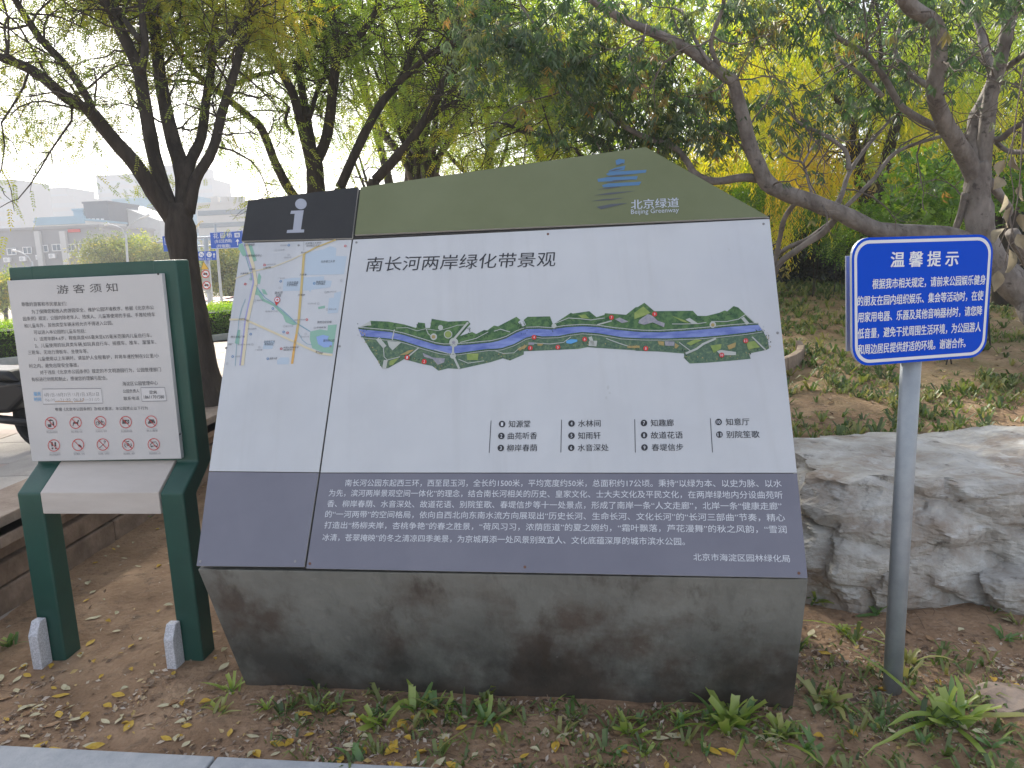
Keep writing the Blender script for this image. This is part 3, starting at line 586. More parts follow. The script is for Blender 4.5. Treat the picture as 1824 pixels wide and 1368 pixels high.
for s_, p, h in lab: PR.text('bk2', s_, p[0][0], p[0][1], p[1][0], p[1][1], h * 1.05, 0, lay=4)
lab2 = [("麦钟桥", m4([(385, 655), (450, 653)])), ("慈寿寺小区", m4([(470, 768), (600, 765)])), ("北洼路", m4([(165, 1226), (215, 1224)])), ("车道沟小区", m4([(190, 1106), (320, 1102)])), ("中关村幼儿园", m4([(483, 292), (575, 288)])), ("苏州桥", m4([(622, 97), (690, 95)])), ("三义庙", m4([(600, 143), (665, 141)])), ("万泉庄小区", m4([(657, 221), (735, 219)])), ("厂洼小区", m4([(600, 432), (668, 430)])), ("海淀医院", m4([(290, 946), (382, 942)])), ("魏公村小区", m5([(470, 570), (565, 566)])), ("法华寺小区", m5([(272, 690), (360, 686)])), ("青年公寓", m5([(490, 746), (565, 743)])), ("国家图书馆", m5([(137, 855), (245, 851)])), ("紫竹院小区", m5([(200, 1027), (290, 1023)])), ("紫竹花园", m5([(50, 918), (125, 915)])), ("广源大厦", m4([(365, 1160), (440, 1158)]))]
for s_, p in lab2: PR.text('grey', s_, p[0][0], p[0][1], p[1][0], p[1][1], 2.8, 0, lay=4)
for x, y, r_ in ((1083, 690, 4), (1086, 700, 3), (1080, 708, 4)): PR.poly('mark', [(x + r_ * rg.uniform(.4, 1) * math.cos(i), y + r_ * rg.uniform(.5, 1.2) * math.sin(i)) for i in range(6)], 0)
names['mark'] = 'stain'
PR.build(names, INK)
# ------------------------------------------------------------------ green framed notice board on the left
gU = Vector((math.cos(R(-8)), math.sin(R(-8)), 0)); gN = Vector((gU.y, -gU.x, 0))   # gN faces the camera
foot = on_z(342, 1178, 0.0)                     # front right foot corner
nb = thing('notice_board', foot - gU * .32, 'park rules notice board in a dark green steel frame with white printed panel', 'notice board')
M['green'] = mat('green_paint', (.012, .062, .048), .42, c2=(.016, .078, .058), scale=5, bump=.04, bscale=120, spec=.5)
layer(M['green'], (.05, .08, .06), 30, .62, .72, amount=.35, zr=(.6, .1))
M['greendark'] = M['green']
def gp(px, py, d=0.0): return on_plane(px, py, foot - gN * d, gN)      # d = metres behind the front plane
BK = .14
ZK = gp(180, 879, 0).z
# post profile in (depth behind front plane, height); widths from the photo
def post(uc0, uc1, ztop, nm='post'):
    prof = [(0, -.1), (0, ZK), (.135, ZK + .094), (.135, ztop), (.235, ztop), (.235, ZK + .075), (.098, ZK - .03), (.098, -.1)]
    pts = [foot + gU * uc0 - gN * d + Vector((0, 0, z)) for d, z in prof]
    return MB().prism(list(reversed(pts)), gU * (uc1 - uc0)).build(nm, M['green'], nb, bevel=.008, seg=3)
u_of = lambda px, py, d=0.0: (gp(px, py, d) - foot).dot(gU)
kneeR0, kneeR1 = u_of(285, 885), u_of(327, 885); kneeL0, kneeL1 = u_of(30, 885), u_of(73, 885)
topz = gp(300, 463, BK).z
post(kneeR0, kneeR1, topz); post(kneeL0, kneeL1, topz)
u0, u1 = kneeL1, kneeR0
MB().box(foot + gU * ((u0 + u1) / 2) - gN * .172 + Vector((0, 0, (topz + ZK + .1) / 2)), (u1 - u0 + .012, .07, topz - ZK - .1), gU, gN).build('frame_panel', M['green'], nb)
zb = gp(180, 877, 0).z; zb2 = gp(180, 915, 0).z
prof = [(-.004, zb2), (-.004, zb), (.135, zb + .095), (.16, zb + .095), (.16, zb2)]
M['beige'] = mat('beige_panel', (.50, .45, .41), .55, c2=(.56, .51, .47), scale=3, stretch=(1, 1, 6), bump=.05)
MB().prism(list(reversed([foot + gU * (u0 + .002) - gN * d + Vector((0, 0, z)) for d, z in prof])), gU * (u1 - u0 - .004)).build('shelf', M['beige'], nb, bevel=.003)
# printed board
M['board'] = mat('notice_white', (.50, .50, .505), .45, c2=(.54, .54, .545), scale=3)
BF = BK - .030
cs = [gp(57, 822, BF), gp(323, 817, BF), gp(288, 487, BF), gp(12, 500, BF)]
MB().prism([p for p in reversed(cs)], gN * -.022).build('notice_panel', M['board'], nb, bevel=.002)
gran = mat('granite', (.50, .50, .53), .6, c2=(.68, .68, .72), scale=160, detail=2, contrast=(.45, .55))
for px, py in ((84, 1150), (322, 1170)):
    c = foot + gU * (u_of(px, py) ) + gN * .04; c.z = 0
    pr = [(.0, -.06), (.0, .13), (-.03, .185), (-.065, .185), (-.065, -.06)]
    MB().prism([c - gU * .021 - gN * (-d - .03) + Vector((0, 0, z)) for d, z in pr], gU * .042).build('foot_block', gran, nb, bevel=.004)
gV = Vector((0, 0, 1)); 
PG = Print(lambda px, py, n=0.0: gp(px, py, BF - n), gU, gV, gN, nb, .0)
G = lambda s_, a, b, c, d, h=7.2, k='black', bo=0: PG.text(k, s_, a, b, c, d, h, bo)
for s_, a, b, c, d in [("尊敬的游客和市民朋友们：", 38, 542, 119, 541), ("为了保障您和他人的游园安全、维护公园环境秩序，依据《北京市公", 56, 555.5, 274, 547.5), ("园条例》规定，公园内除老年人、残疾人、儿童等使用的手摇、手推轮椅车", 41, 568, 276, 560), ("和儿童车外，其他类型车辆未经允许不得进入公园。", 43, 580.6, 201, 575), ("可以进入本公园的儿童车包括：", 60, 592, 153, 589.5),
    ("1、适用年龄4-6岁，鞍座高度435毫米至635毫米范围内儿童自行车。", 61, 604, 270, 597), ("2、儿童使用的玩具类车辆,如玩具自行车、摇摆车、推车、溜溜车、", 62, 616, 278, 609), ("三轮车、无动力滑板车、坐便车等。", 50, 628, 157, 625.5), ("儿童使用以上车辆时，请监护人全程看护，并将车速控制在5公里/小", 67, 639.5, 283, 633.5), ("时之内，避免出现安全事故。", 52, 652, 140, 650), ("对于违反《北京市公园条例》规定的不文明游园行为，公园管理部门", 71, 663.5, 286.5, 658), ("有权进行劝阻和制止，感谢您的理解与配合。", 56, 676, 191, 673), ("海淀区公园管理中心", 218, 683.6, 281, 682)]: G(s_, a, b, c, d, 7.4, 'bk2', .002)
G("游 客 须 知", 101, 516, 209, 511.5, 15.5, 'bk2', -.004)
G("公园负责人", 219, 697, 248, 696, 6.5, 'bk2'); G("联系电话", 220, 710, 248, 709, 6.5, 'bk2'); G("根据《北京市公园条例》及相关要求，本公园禁止以下行为", 98, 729.3, 263, 726.8, 6, 'bk2', .004)
for pts in ([(75, 693), (180, 692), (183, 718), (77, 720)], [(250.5, 690.5), (293, 690), (297, 714), (253, 715)]):
    PG.poly('plate', pts, 1); PG.line('grey', pts, 1.1, 3, True)
G("4月1日-10月31日 11月1日-3月31日", 78, 703.5, 176, 702, 7, 'bk2'); G("06:00—21:30  06:30—21:00", 80, 712.5, 177, 711, 6.5, 'bk2'); G("服务", 60, 702, 73, 701.5, 7, 'lightblue', .02); G("时间", 61, 711.5, 73, 711, 7, 'lightblue', .02)
PG.line('stain', [(98, 715.5), (116, 715), (130, 716)], 1.2, 4); PG.line('stain', [(132, 715.5), (148, 714.5), (149, 709)], 1.0, 4)
for k_ in ('bk2', 'lightblue'):
    pass
PG.n0 = .0014
G("梁爽", 265.5, 699, 279.5, 698.5, 6.4, 'bk2'); G("18611701580", 256, 707.3, 292, 706.6, 6, 'bk2')
PG.n0 = 0
ic = [(90.6, 753.7), (134.5, 753), (178.4, 752), (223.8, 752), (269, 751), (95.8, 793.6), (139, 792.4), (183, 791.8), (228, 792), (273.8, 791.5)]
cap = ["禁止乱设摊点", "禁止宠物入园", "禁止骑自行车、电动车", "禁止使用高音设备", "禁止露营", "禁止踩踏草坪", "禁止攀爬、折枝", "禁止吸烟、动用明火", "禁止喧哗、噪声", "禁止机动车入园"]
P_ = PG.poly; Ln = PG.line
for i, (x, y) in enumerate(ic):
    b = lambda *q: [(x + a, y + c) for a, c in q]
    if i == 0: P_('bk2', b((-6, -4), (-1, -7), (4, -5), (4, -4))); P_('bk2', b((-6, 2), (1, 2), (1, 7), (-5, 7))); P_('bk2', b((3, -3), (5, -3), (6, 4), (3, 4))); Ln('bk2', b((-1, -5), (-1, 3)), .8)
    if i == 1: P_('bk2', b((-4, -1), (-3, -2), (3, -1), (4, -5), (6.5, -4), (5, -1), (4.5, 5), (3.5, 5), (3, 2), (-3, 2), (-4, 6), (-5.2, 6), (-4.6, 1)))
    if i == 2: PG.ring('bk2', x - 4.3, y + 2, 3, .8); PG.ring('bk2', x + 4.3, y + 1.8, 3, .8); Ln('bk2', b((-4.3, 2), (-1.5, -2), (3, -2.4), (0, 2), (-4.3, 2)), .8); Ln('bk2', b((4.3, 2), (2.4, -4), (3.6, -4.6)), .8)
    if i == 3: P_('bk2', b((-6, -4), (6, -4.5), (6, 2.4), (-6, 3))); PG.circle('board', x + 3, y - 1, 1.9, 4); PG.circle('bk2', x + 3, y - 1, 1, 5)
    if i == 4: P_('bk2', b((-6, 4), (-3, -4), (5, -4), (4, 3))); P_('bk2', b((5, -4), (8, 3.4), (4.6, 2)))
    if i == 5: P_('bk2', b((-5, -6), (-2, -6), (-1.4, 1), (-4, 2))); P_('bk2', b((1, -6), (4, -6), (4.4, 1), (1.6, 2))); PG.circle('bk2', x - 2.4, y + 5, 1.6); PG.circle('bk2', x + 3.6, y + 5, 1.6)
    if i == 6: P_('bk2', b((1, -1), (4, 0), (7, 4), (5, 5), (1, 3), (0, 1)))
    if i == 7: Ln('bk2', b((-6, 6), (2, -1)), .9); Ln('bk2', b((3, -2), (5, -6), (3, -7), (2, -5)), 1.0)
    if i == 8: PG.ring('bk2', x, y, 2, 1.2); Ln('bk2', b((-5, -2), (-6, 2), (-3, 5)), 1.2); Ln('bk2', b((5, -2), (6, 2), (3, 5)), 1.2); Ln('bk2', b((-3, -5), (2, -6)), 1.2)
    if i == 9: PG.line('bk2', b((-6, 3), (-6, 0), (-4, -1), (-3, -4), (4, -4.4), (5, -1.4), (7, 0), (7, 3)), 1.1, 1, True); PG.circle('bk2', x - 3.4, y + 4, 1.3); PG.circle('bk2', x + 4.4, y + 4, 1.3)
    PG.ring('red', x, y, 10.2, 1.1, 4, 24); PG.line('red', b((-7.2, -7.2), (7.2, 7.2)), 1.1, 4)
    PG.line('lgrey', b((-9, 13.2), (11, 12.6)), .6, 2); G(cap[i], x - 9 + 1, y + 16.4, x + 11 + 1, y + 15.9, 3.6, 'grey')
INK['board'] = M['board']; names['board'] = 'print'
PG.build(names, INK)
for px, py in ((340, 773), (20, 498), (282, 488)): MB().prism(disc(gp(px if px < 300 else 321, py, BF), .004, gU, gV, 8), gN * .003).build('bolt', M['dark'], nb)

# ------------------------------------------------------------------ blue sign on a galvanised pole
bs_foot = on_soil(1589, 1229)
bD = bs_foot.y - .02
sU = Vector((math.cos(R(14)), math.sin(R(14)), 0)); sN = Vector((sU.y, -sU.x, 0)); sV = Vector((0, 0, 1))
galv = mat('galvanised', (.27, .30, .33), .48, .35, c2=(.34, .37, .40), scale=10, bump=.03, spec=.5)
top = at(1624, 560, bD)
so = at(1622, 560, bD) + sN * .048
def sp(px, py, n=0.0): return on_plane(px, py, so + sN * n, sN)
bsn = thing('blue_notice_sign', bs_foot, 'rounded blue sign with white Chinese text on a grey galvanised pole', 'sign')
pt = at(1623, 640, bD); ax = (pt - bs_foot).normalized()
MB().tube([bs_foot - ax * .15, bs_foot + ax * .6, bs_foot + ax * 1.52], .0315, 24).build('pole', galv, bsn, True)
def rrect(c4, r, k=6):     # rounded quad from TL TR BR BL world points
    out = []
    for i in range(4):
        p = c4[i]; a = (c4[i - 1] - p).normalized(); b = (c4[(i + 1) % 4] - p).normalized()
        for j in range(k + 1):
            t = j / k * math.pi / 2; out.append(p + a * r * (1 - math.sin(t)) + b * r * (1 - math.cos(t)))
    return out
c4 = [sp(1515.5, 424), sp(1769, 417), sp(1754, 635), sp(1517, 653)]
c4f = [p + sN * 0 for p in c4]
poly = rrect(c4f, .062)
alu = mat('sign_back', (.42, .43, .43), .5, .2)
o = MB(); q = list(reversed(poly)); n = len(q); o.add([p + sN * .004 for p in q] + [p - sN * .006 for p in q], [tuple(range(n)), tuple(range(2 * n - 1, n - 1, -1))], 0); o.add([p + sN * .004 for p in q] + [p - sN * .006 for p in q], [(i, i + n, (i + 1) % n + n, (i + 1) % n) for i in range(n)], 1)
M['signblue'] = mat('sign_blue', (.0, .062, .54), .5, spec=.08)
o.build('sign_panel', [M['signblue'], alu], bsn)
def inset(c, d):
    ce = sum(c, Vector()) / 4; U = sU; out = []
    for p in c: v = p - ce; out.append(p - sU * (math.copysign(d, v.dot(sU))) - sV * math.copysign(d, v.dot(sV)))
    return out
p1 = rrect([p + sN * .0048 for p in inset(c4f, .0085)], .055, 8); p2 = rrect([p + sN * .0048 for p in inset(c4f, .0185)], .047, 8); n = len(p1)
obj('border', p1 + p2, [(i, (i + 1) % n, (i + 1) % n + n, i + n) for i in range(n)], INK['white'], bsn)
ink('signwhite', (.70, .73, .78)); names['signwhite'] = 'lettering'
PS = Print(sp, sU, sV, sN, bsn, .0042)
PS.text('signwhite', "温 馨 提 示", 1587, 462.5, 1707, 460, 27, .022)
for s_, a, b, c, d in (("根据我市相关规定，请前来公园娱乐健身", 1554, 506, 1755.5, 498), ("的朋友在园内组织娱乐、集会等活动时，在使", 1527.6, 536.5, 1751.5, 526), ("用家用电器、乐器及其他音响器材时，请您降", 1528, 565.5, 1749.5, 553), ("低音量，避免干扰周围生活环境，为公园游人", 1528, 594.5, 1747, 582), ("和周边居民提供舒适的环境。谢谢合作。", 1528, 623, 1720, 610)): PS.text('signwhite', s_, a, b, c, d, 17.5, .016)
PS.build(names, INK)
# second panel bolted to the back, seen past the left edge; brackets
q4 = [so - sN * .10 + sU * a + sV * b for a, b in ()]
pb = lambda px, py: on_plane(px, py, so - sN * .088, sN)
a = pb(1507, 456); b = pb(1508, 626); wdt = .44
MB().prism([b, b + sU * wdt, a + sU * wdt, a], sN * -.006).build('back_panel', alu, bsn, bevel=.002)
for z in (.13, -.13):
    MB().box(so - sN * .046 + sV * z, (.12, .084, .025), sU, sN).build('bracket', galv, bsn)

# ------------------------------------------------------------------ boulder
def boulder(name, cen, half, rotz, seed, mt, parent, nsub=60, cuts=26, planes=(), flat=False):
    rr = random.Random(seed); P = [(Vector((0, 0, 1)), half[2]), (Vector((0, 0, -1)), half[2])] + [(Vector(p[:3]).normalized(), p[3]) for p in planes]
    if not planes: P += [(Vector((1, 0, 0)), half[0]), (Vector((-1, 0, 0)), half[0]), (Vector((0, 1, 0)), half[1]), (Vector((0, -1, 0)), half[1])]
    for _ in range(cuts):
        n = Vector((rr.gauss(0, 1), rr.gauss(0, 1), rr.gauss(0, .8))).normalized()
        sup = abs(n.x) * half[0] + abs(n.y) * half[1] + abs(n.z) * half[2]; P.append((n, sup * rr.uniform(.64, .90)))
    V = []; Fc = []; idx = {}
    N = nsub
    def vert(d):
        key = (round(d[0], 5), round(d[1], 5), round(d[2], 5))
        if key in idx: return idx[key]
        d = Vector((d[0] * half[0], d[1] * half[1], d[2] * half[2])).normalized(); t = min(h / max(n.dot(d), 1e-5) for n, h in P if n.dot(d) > 1e-5)
        p = d * t; s = Vector((p.x * 2.4, p.y * 2.4, p.z * 3.0)) + Vector((seed, 0, 0))
        h = noise.fractal(s, 1.0, 2.1, 6) * .045 + (noise.ridged_multi_fractal(s * 1.1, .9, 2.2, 4, 1.0, 2.0) - 1.1) * .016
        c = noise.voronoi(Vector((p.x * 2.3 + seed + h * 4, p.y * 2.3, p.z * 4.6 + p.x * .8)))[0]; h += min(c[1] - c[0], .22) * .22 - .035
        h += noise.fractal(p * 22, 1.0, 2.2, 4) * .008
        stp = math.floor((p.z + noise.noise(p * 3) * .06 + p.x * .12) * 13) % 3 * .006 * (1 if abs(d.z) < .8 else .15)
        p = p + d * (h - stp)
        zc = half[2] * .74 + noise.noise(Vector((p.x * 2.5, p.y * 2.5, seed))) * .05 + noise.fractal(p * 9, 1.0, 2.0, 3) * .012 - p.x * .03
        if flat and p.z > zc: p.z = zc + (p.z - zc) * .12
        idx[key] = len(V); V.append(p); return idx[key]
    for axn in range(3):
        for sg in (-1, 1):
            for i in range(N):
                for j in range(N):
                    q = []
                    for a_, b_ in ((i, j), (i + 1, j), (i + 1, j + 1), (i, j + 1)):
                        u = -1 + 2 * a_ / N; v = -1 + 2 * b_ / N; d = [0, 0, 0]; d[axn] = sg; d[(axn + 1) % 3] = u; d[(axn + 2) % 3] = v; q.append(vert(d))
                    Fc.append(tuple(q) if sg > 0 else tuple(reversed(q)))
    Rz = Matrix.Rotation(rotz, 3, 'Z'); V = [cen + Rz @ p for p in V]
    o = obj(name, V, Fc, mt, parent, False); return o
rockm = mat('rock', (.30, .265, .225), .82, c2=(.56, .55, .52), scale=4.5, bump=.8, bscale=26, c3=(.42, .40, .37), stretch=(1, 1, 1.6), contrast=(.3, .68))
layer(rockm, (.23, .155, .10), 1.9, .48, .60, seed=5, amount=.6)
layer(rockm, (.58, .58, .57), 7, .56, .68, seed=15, amount=.7, stretch=(1, 1, 2))
layer(rockm, (.07, .06, .05), 11, .60, .70, seed=25, amount=.75)
c = on_soil(1690, 1085); rz = thing('boulder', Vector((c.x + .35, c.y + .5, 0)), 'large rough grey brown boulder with flat layered top behind the blue sign pole', 'boulder')
boulder('rock', Vector((c.x + .37, c.y + .60, .225)), (1.02, .54, .40), R(4), 7, rockm, rz, 72, 16, flat=True)
boulder('ledge_stone', Vector((c.x + .50, c.y + .13, .045)), (.5, .22, .12), R(3), 12, rockm, rz, 26, 10)
sm1 = on_soil(1775, 1240)
tag(boulder('half_buried_stone', sm1 + Vector((0, 0, -.035)), (.13, .09, .045), .3, 31, M['sandcap'], None, 16, 8), 'small flat brown stone half buried in soil at the right edge', 'stone')
# curved edging stones right of the board
eg = thing('tree_pit_edging', on_soil(1405, 655), 'curved row of weathered brown edging stones just right of the main board', 'edging')
pe = [(1345, 688), (1372, 676), (1398, 667), (1412, 661), (1424, 652), (1427, 642), (1421, 634)]
for i in range(len(pe) - 1):
    a, b = on_soil(*pe[i]), on_soil(*pe[i + 1]); d = (b - a); L = d.length; d.normalize(); n = Vector((-d.y, d.x, 0)).normalized()
    MB().box((a + b) / 2 + Vector((0, 0, .06)), (L * .97, .07, .22), d, n).build('edging_stone', M['sandcap'], eg, bevel=.008)

# ------------------------------------------------------------------ trees
bark_dark = mat('bark_dark', (.022, .017, .013), .95, c2=(.055, .043, .034), scale=14, stretch=(1, 1, .25), bump=.9, bscale=30)
bark_grey = mat('bark_grey', (.11, .09, .08), .8, c2=(.24, .21, .19), scale=9, stretch=(1, 1, .6), bump=.7, bscale=30, c3=(.17, .148, .132))
layer(bark_grey, (.055, .045, .04), 14, .58, .66, seed=3, amount=.8)
twig_m = mat('twig_bark', (.045, .034, .027), .9); twig_g = mat('twig_grey', (.13, .105, .09), .9)
lf_a = leafmat('leaf_locust', [(.09, .14, .02), (.15, .22, .03), (.22, .28, .04), (.34, .35, .04), (.44, .32, .04)], .5)
lf_b = leafmat('leaf_locust_green', [(.11, .18, .025), (.19, .28, .035), (.28, .37, .045), (.42, .42, .06)], .5)
lf_p = leafmat('leaf_peach', [(.022, .05, .014), (.035, .075, .02), (.055, .105, .03), (.085, .12, .065), (.15, .18, .04), (.28, .17, .05)], .38, .45, .06)
lf_y = leafmat('leaf_willow_yellow', [(.18, .27, .03), (.34, .40, .04), (.54, .50, .05), (.60, .42, .05)], .6)
lf_g = leafmat('leaf_bright_green', [(.05, .12, .015), (.10, .21, .02), (.17, .30, .03), (.28, .36, .05)], .5)
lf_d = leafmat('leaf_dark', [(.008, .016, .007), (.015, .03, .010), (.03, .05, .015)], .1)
lf_s = leafmat('leaf_street', [(.09, .12, .03), (.14, .18, .05), (.22, .24, .06), (.38, .30, .06)], .4)
lf_m = leafmat('leaf_mid', [(.08, .14, .02), (.15, .24, .03), (.26, .34, .04), (.45, .42, .05)], .52)

def curve_pts(pts, n):
    """smooth resample"""
    P = [Vector(p) for p in pts]; out = []
    if len(P) < 3: 
        return [P[0].lerp(P[-1], i / n) for i in range(n + 1)]
    seg = len(P) - 1; per = max(1, n // seg)
    for i in range(seg):
        p0 = P[max(i - 1, 0)]; p1 = P[i]; p2 = P[i + 1]; p3 = P[min(i + 2, seg)]
        for j in range(per):
            t = j / per; out.append(.5 * ((2 * p1) + (p2 - p0) * t + (2 * p0 - 5 * p1 + 4 * p2 - p3) * t * t + (3 * p1 - p0 - 3 * p2 + p3) * t ** 3))
    out.append(P[-1]); return out
def limb_px(pts, D, dz=0.0, curve=0.0):
    """limb measured in the photo; D may be (start, end) distance"""
    D0, D1 = (D if isinstance(D, tuple) else (D, D)); n = len(pts)
    return [at(x, y, D0 + (D1 - D0) * (i / (n - 1)) ** 1.2) for i, (x, y) in enumerate(pts)]
def add_limb(tree, pts, w0, w1, mt, name='limb', k=10, rough=.12):
    P = curve_pts(pts, len(pts) * 4); n = len(P)
    rad = [w0 + (w1 - w0) * (i / (n - 1)) for i in range(n)]
    MB().tube(P, rad, k, rough=rough).build(name, mt, tree, True); return P, rad
def grow(tree, limbs, seed, n1, L1, n2, L2, mt, up=.3, droop=.0, spread=1.0, bias=.3, tw=(.012, .003), name='twigs', keep=None):
    """side branches and twigs from the limbs; returns twig points and directions where leaves hang"""
    rr = random.Random(seed); mb = MB(); P = []; Dr = []
    lens = [sum((a - b).length for a, b in zip(l[:-1], l[1:])) for l in limbs]; tot = sum(lens)
    def branch(p, d, L, r0, r1, k, n=6, wob=.25):
        pts = [p.copy()]; d = d.normalized(); st = L / n
        for i in range(n):
            d = (d + Vector((rr.gauss(0, wob), rr.gauss(0, wob), rr.gauss(0, wob) - droop * (i / n)))).normalized(); pts.append(pts[-1] + d * st)
        mb.tube(pts, [r0 + (r1 - r0) * i / n for i in range(n + 1)], k, cap=False); return pts, d
    for li, l in enumerate(limbs):
        for _ in range(max(1, int(n1 * lens[li] / tot))):
            t = bias + (1 - bias) * rr.random() ** .8; i = min(int(t * (len(l) - 1)), len(l) - 2); p = l[i].lerp(l[i + 1], rr.random()); ax_ = (l[i + 1] - l[i]).normalized()
            d = (ax_ * .55 + Vector((rr.gauss(0, 1), rr.gauss(0, 1), rr.gauss(0, .7))).normalized() * spread + Vector((0, 0, up))).normalized()
            b, _d = branch(p, d, L1 * rr.uniform(.5, 1.3), tw[0], tw[0] * .35, 5)
            for _2 in range(n2):
                j = rr.randrange(1, len(b) - 1) if rr.random() < .7 else len(b) - 2
                q = b[j].lerp(b[j + 1], rr.random()); dd = ((b[j + 1] - b[j]).normalized() * .8 + Vector((rr.gauss(0, .8), rr.gauss(0, .8), rr.gauss(0, .5)))).normalized()
                tpts, _d = branch(q, dd, L2 * rr.uniform(.5, 1.2), tw[1] * 1.6, tw[1] * .6, 3, 4)
                for a_, b_ in zip(tpts[:-1], tpts[1:]):
                    P.append(a_.lerp(b_, rr.random())); Dr.append(b_ - a_)
    if mb.v:
        o = mb.build(name, mt, tree, True); o['kind'] = 'stuff'
    return P, Dr
def leaves_on(tree, P, Dr, per, kind, size, mt, seed, jit=.06, droop=.3, name='crown', tintf=None, nvar=5, front=None):
    nr = np.random.default_rng(seed)
    if front is not None:       # open towards the path: few leaves hang on the near side of the limbs
        kp = [i for i in range(len(P)) if P[i].y > front or nr.random() < .22]; P = [P[i] for i in kp]; Dr = [Dr[i] for i in kp]
    P = np.array([tuple(p) for p in P]); Dr = np.array([tuple(p) for p in Dr]); Dr = Dr / (np.linalg.norm(Dr, axis=1, keepdims=True) + 1e-9)
    P = np.repeat(P, per, 0) + nr.normal(0, jit, (len(P) * per, 3)); D2 = np.repeat(Dr, per, 0) * .7 + nr.normal(0, .6, (len(P), 3)); D2[:, 2] -= droop
    # colour clumps: low-frequency field plus noise
    f = np.array([noise.noise(Vector(p) * .9 + Vector((seed, 0, 0))) for p in P]) * .55 + .5 + nr.normal(0, .16, len(P))
    if tintf is not None: f = f + tintf(P)
    return foliage(name, kind, P, D2, size, mt, tree, seed, np.clip(f, 0, 1), nvar)
def cloud(tree, cen, rad, nclump, per, kind, size, mt, seed, name='crown', csize=.35, flat=.6, hollow=.35, tintf=None):
    """foliage spread through an ellipsoid as clumps with gaps between"""
    nr = np.random.default_rng(seed); cs = []
    while len(cs) < nclump:
        p = nr.uniform(-1, 1, 3); r = np.linalg.norm(p)
        if r > 1 or r < hollow: continue
        cs.append(p)
    cs = np.array(cs) * np.array(rad) + np.array(cen); P = np.repeat(cs, per, 0); P = P + nr.normal(0, 1, P.shape) * np.array([csize, csize, csize * flat])
    D2 = nr.normal(0, 1, P.shape); D2[:, 2] -= .4; ct = np.repeat(nr.uniform(.15, .85, nclump), per) + nr.normal(0, .12, len(P))
    if tintf is not None: ct = ct + tintf(P)
    return foliage(name, kind, P, D2, size, mt, tree, seed, np.clip(ct, 0, 1))

# A: big dark tree left of the board, on the plaza
Z2 = lambda pts: [(x / 2.85, y / 2.85) for x, y in pts]
Z3 = lambda pts: [(600 + x / 2.85, y / 2.85) for x, y in pts]
Z4 = lambda pts: [(1184 + x / 2.85, y / 2.85) for x, y in pts]
bA = on_z(350, 722, PZ); DA = bA.y; pxm = lambda D: D / F    # metres per photo pixel
tA = thing('locust_tree', bA, 'big dark trunked tree forking low, rising between the green notice board and the main board', 'tree')
s = pxm(DA)
tr, _ = add_limb(tA, [bA + Vector((.06, 0, -.15)), at(356, 690, DA), at(347, 620, DA), at(337, 540, DA), at(327, 460, DA), at(321, 400, DA), at(320, 362, DA)], .1, .1, bark_dark, 'trunk', 16, .1)
tA_tr = tA.children[-1]
# taper the trunk by hand: flared foot, wider crotch
mb = MB(); P = curve_pts([bA + Vector((.12, 0, -.2)), at(366, 700, DA), at(356, 640, DA), at(345, 560, DA), at(331, 480, DA), at(322, 420, DA), at(315, 362, DA)], 28)
rads = [52, 38, 28, 25, 23, 23, 27, 13]
rad = [np.interp(i / (len(P) - 1), np.linspace(0, 1, 8), rads) * s for i in range(len(P))]
bpy.data.objects.remove(tA_tr); mb.tube(P, rad, 18, rough=.08).build('trunk', bark_dark, tA, True)
LA_ = []
def lA(pts, w0, w1, d=0.0, nm='limb'):
    P, r = add_limb(tA, limb_px(Z2(pts), (DA, DA + d)), w0 * .88 / 2 * s, w1 * .82 / 2 * s, bark_dark, nm); LA_.append(P)
lA([(880, 1120), (800, 1010), (690, 840), (560, 690), (470, 580), (430, 550), (330, 490), (170, 360), (0, 290), (-200, 200)], 34, 13, -.8)
lA([(470, 590), (445, 500), (330, 330), (200, 190), (90, 20), (20, -90)], 17, 12, -.3)
lA([(880, 1090), (830, 960), (780, 780), (730, 500), (700, 340), (600, 130), (540, 0), (500, -120)], 33, 17, .4)
lA([(715, 370), (735, 250), (725, 120), (715, -60)], 16, 13, .3)
lA([(705, 200), (640, 110), (590, 30), (570, -40)], 12, 9, .8)
lA([(930, 1120), (930, 900), (870, 680), (815, 400), (785, 120), (765, -80)], 36, 20, .9)
lA([(950, 1100), (960, 850), (1020, 700), (1050, 480), (1085, 250), (1090, 100), (1095, -60)], 24, 14, 1.4)
lA([(1090, 250), (1190, 130), (1260, 10), (1300, -60)], 12, 10, 1.6)
lA([(960, 1080), (995, 910), (1080, 760), (1130, 560), (1190, 370), (1240, 150), (1275, -60)], 24, 14, .6)
P, Dr = grow(tA, LA_, 11, 150, .75, 6, .42, twig_m, up=.1, droop=.12, bias=.35, tw=(.010, .0028))
# drooping outer foliage on the left
P2 = [p for p in P]; 
leaves_on(tA, P, Dr, 3, 'pinnate', .125, lf_a, 12, .10, .35, front=DA + .35)
for i, (px, py, rx, rz_, n) in enumerate(((90, 60, .9, .55, 30), (60, 190, .75, .5, 26), (140, 250, .5, .35, 14), (30, 150, .6, .5, 16), (180, 70, .6, .5, 14), (230, 330, .42, .12, 5), (370, 40, .5, .4, 8), (20, 20, .7, .5, 20))):
    c = at(px, py, DA + .75 + .06 * i); cloud(tA, c, (rx, .6, rz_), int(n * .75), 20, 'pinnate', .125, lf_a, 40 + i, csize=.16)
# more canopy above the frame, shading the bed
cloud(tA, bA + Vector((.2, 1.0, 5.8)), (2.4, 1.6, .9), 90, 14, 'pinnate', .24, lf_a, 61, csize=.3)

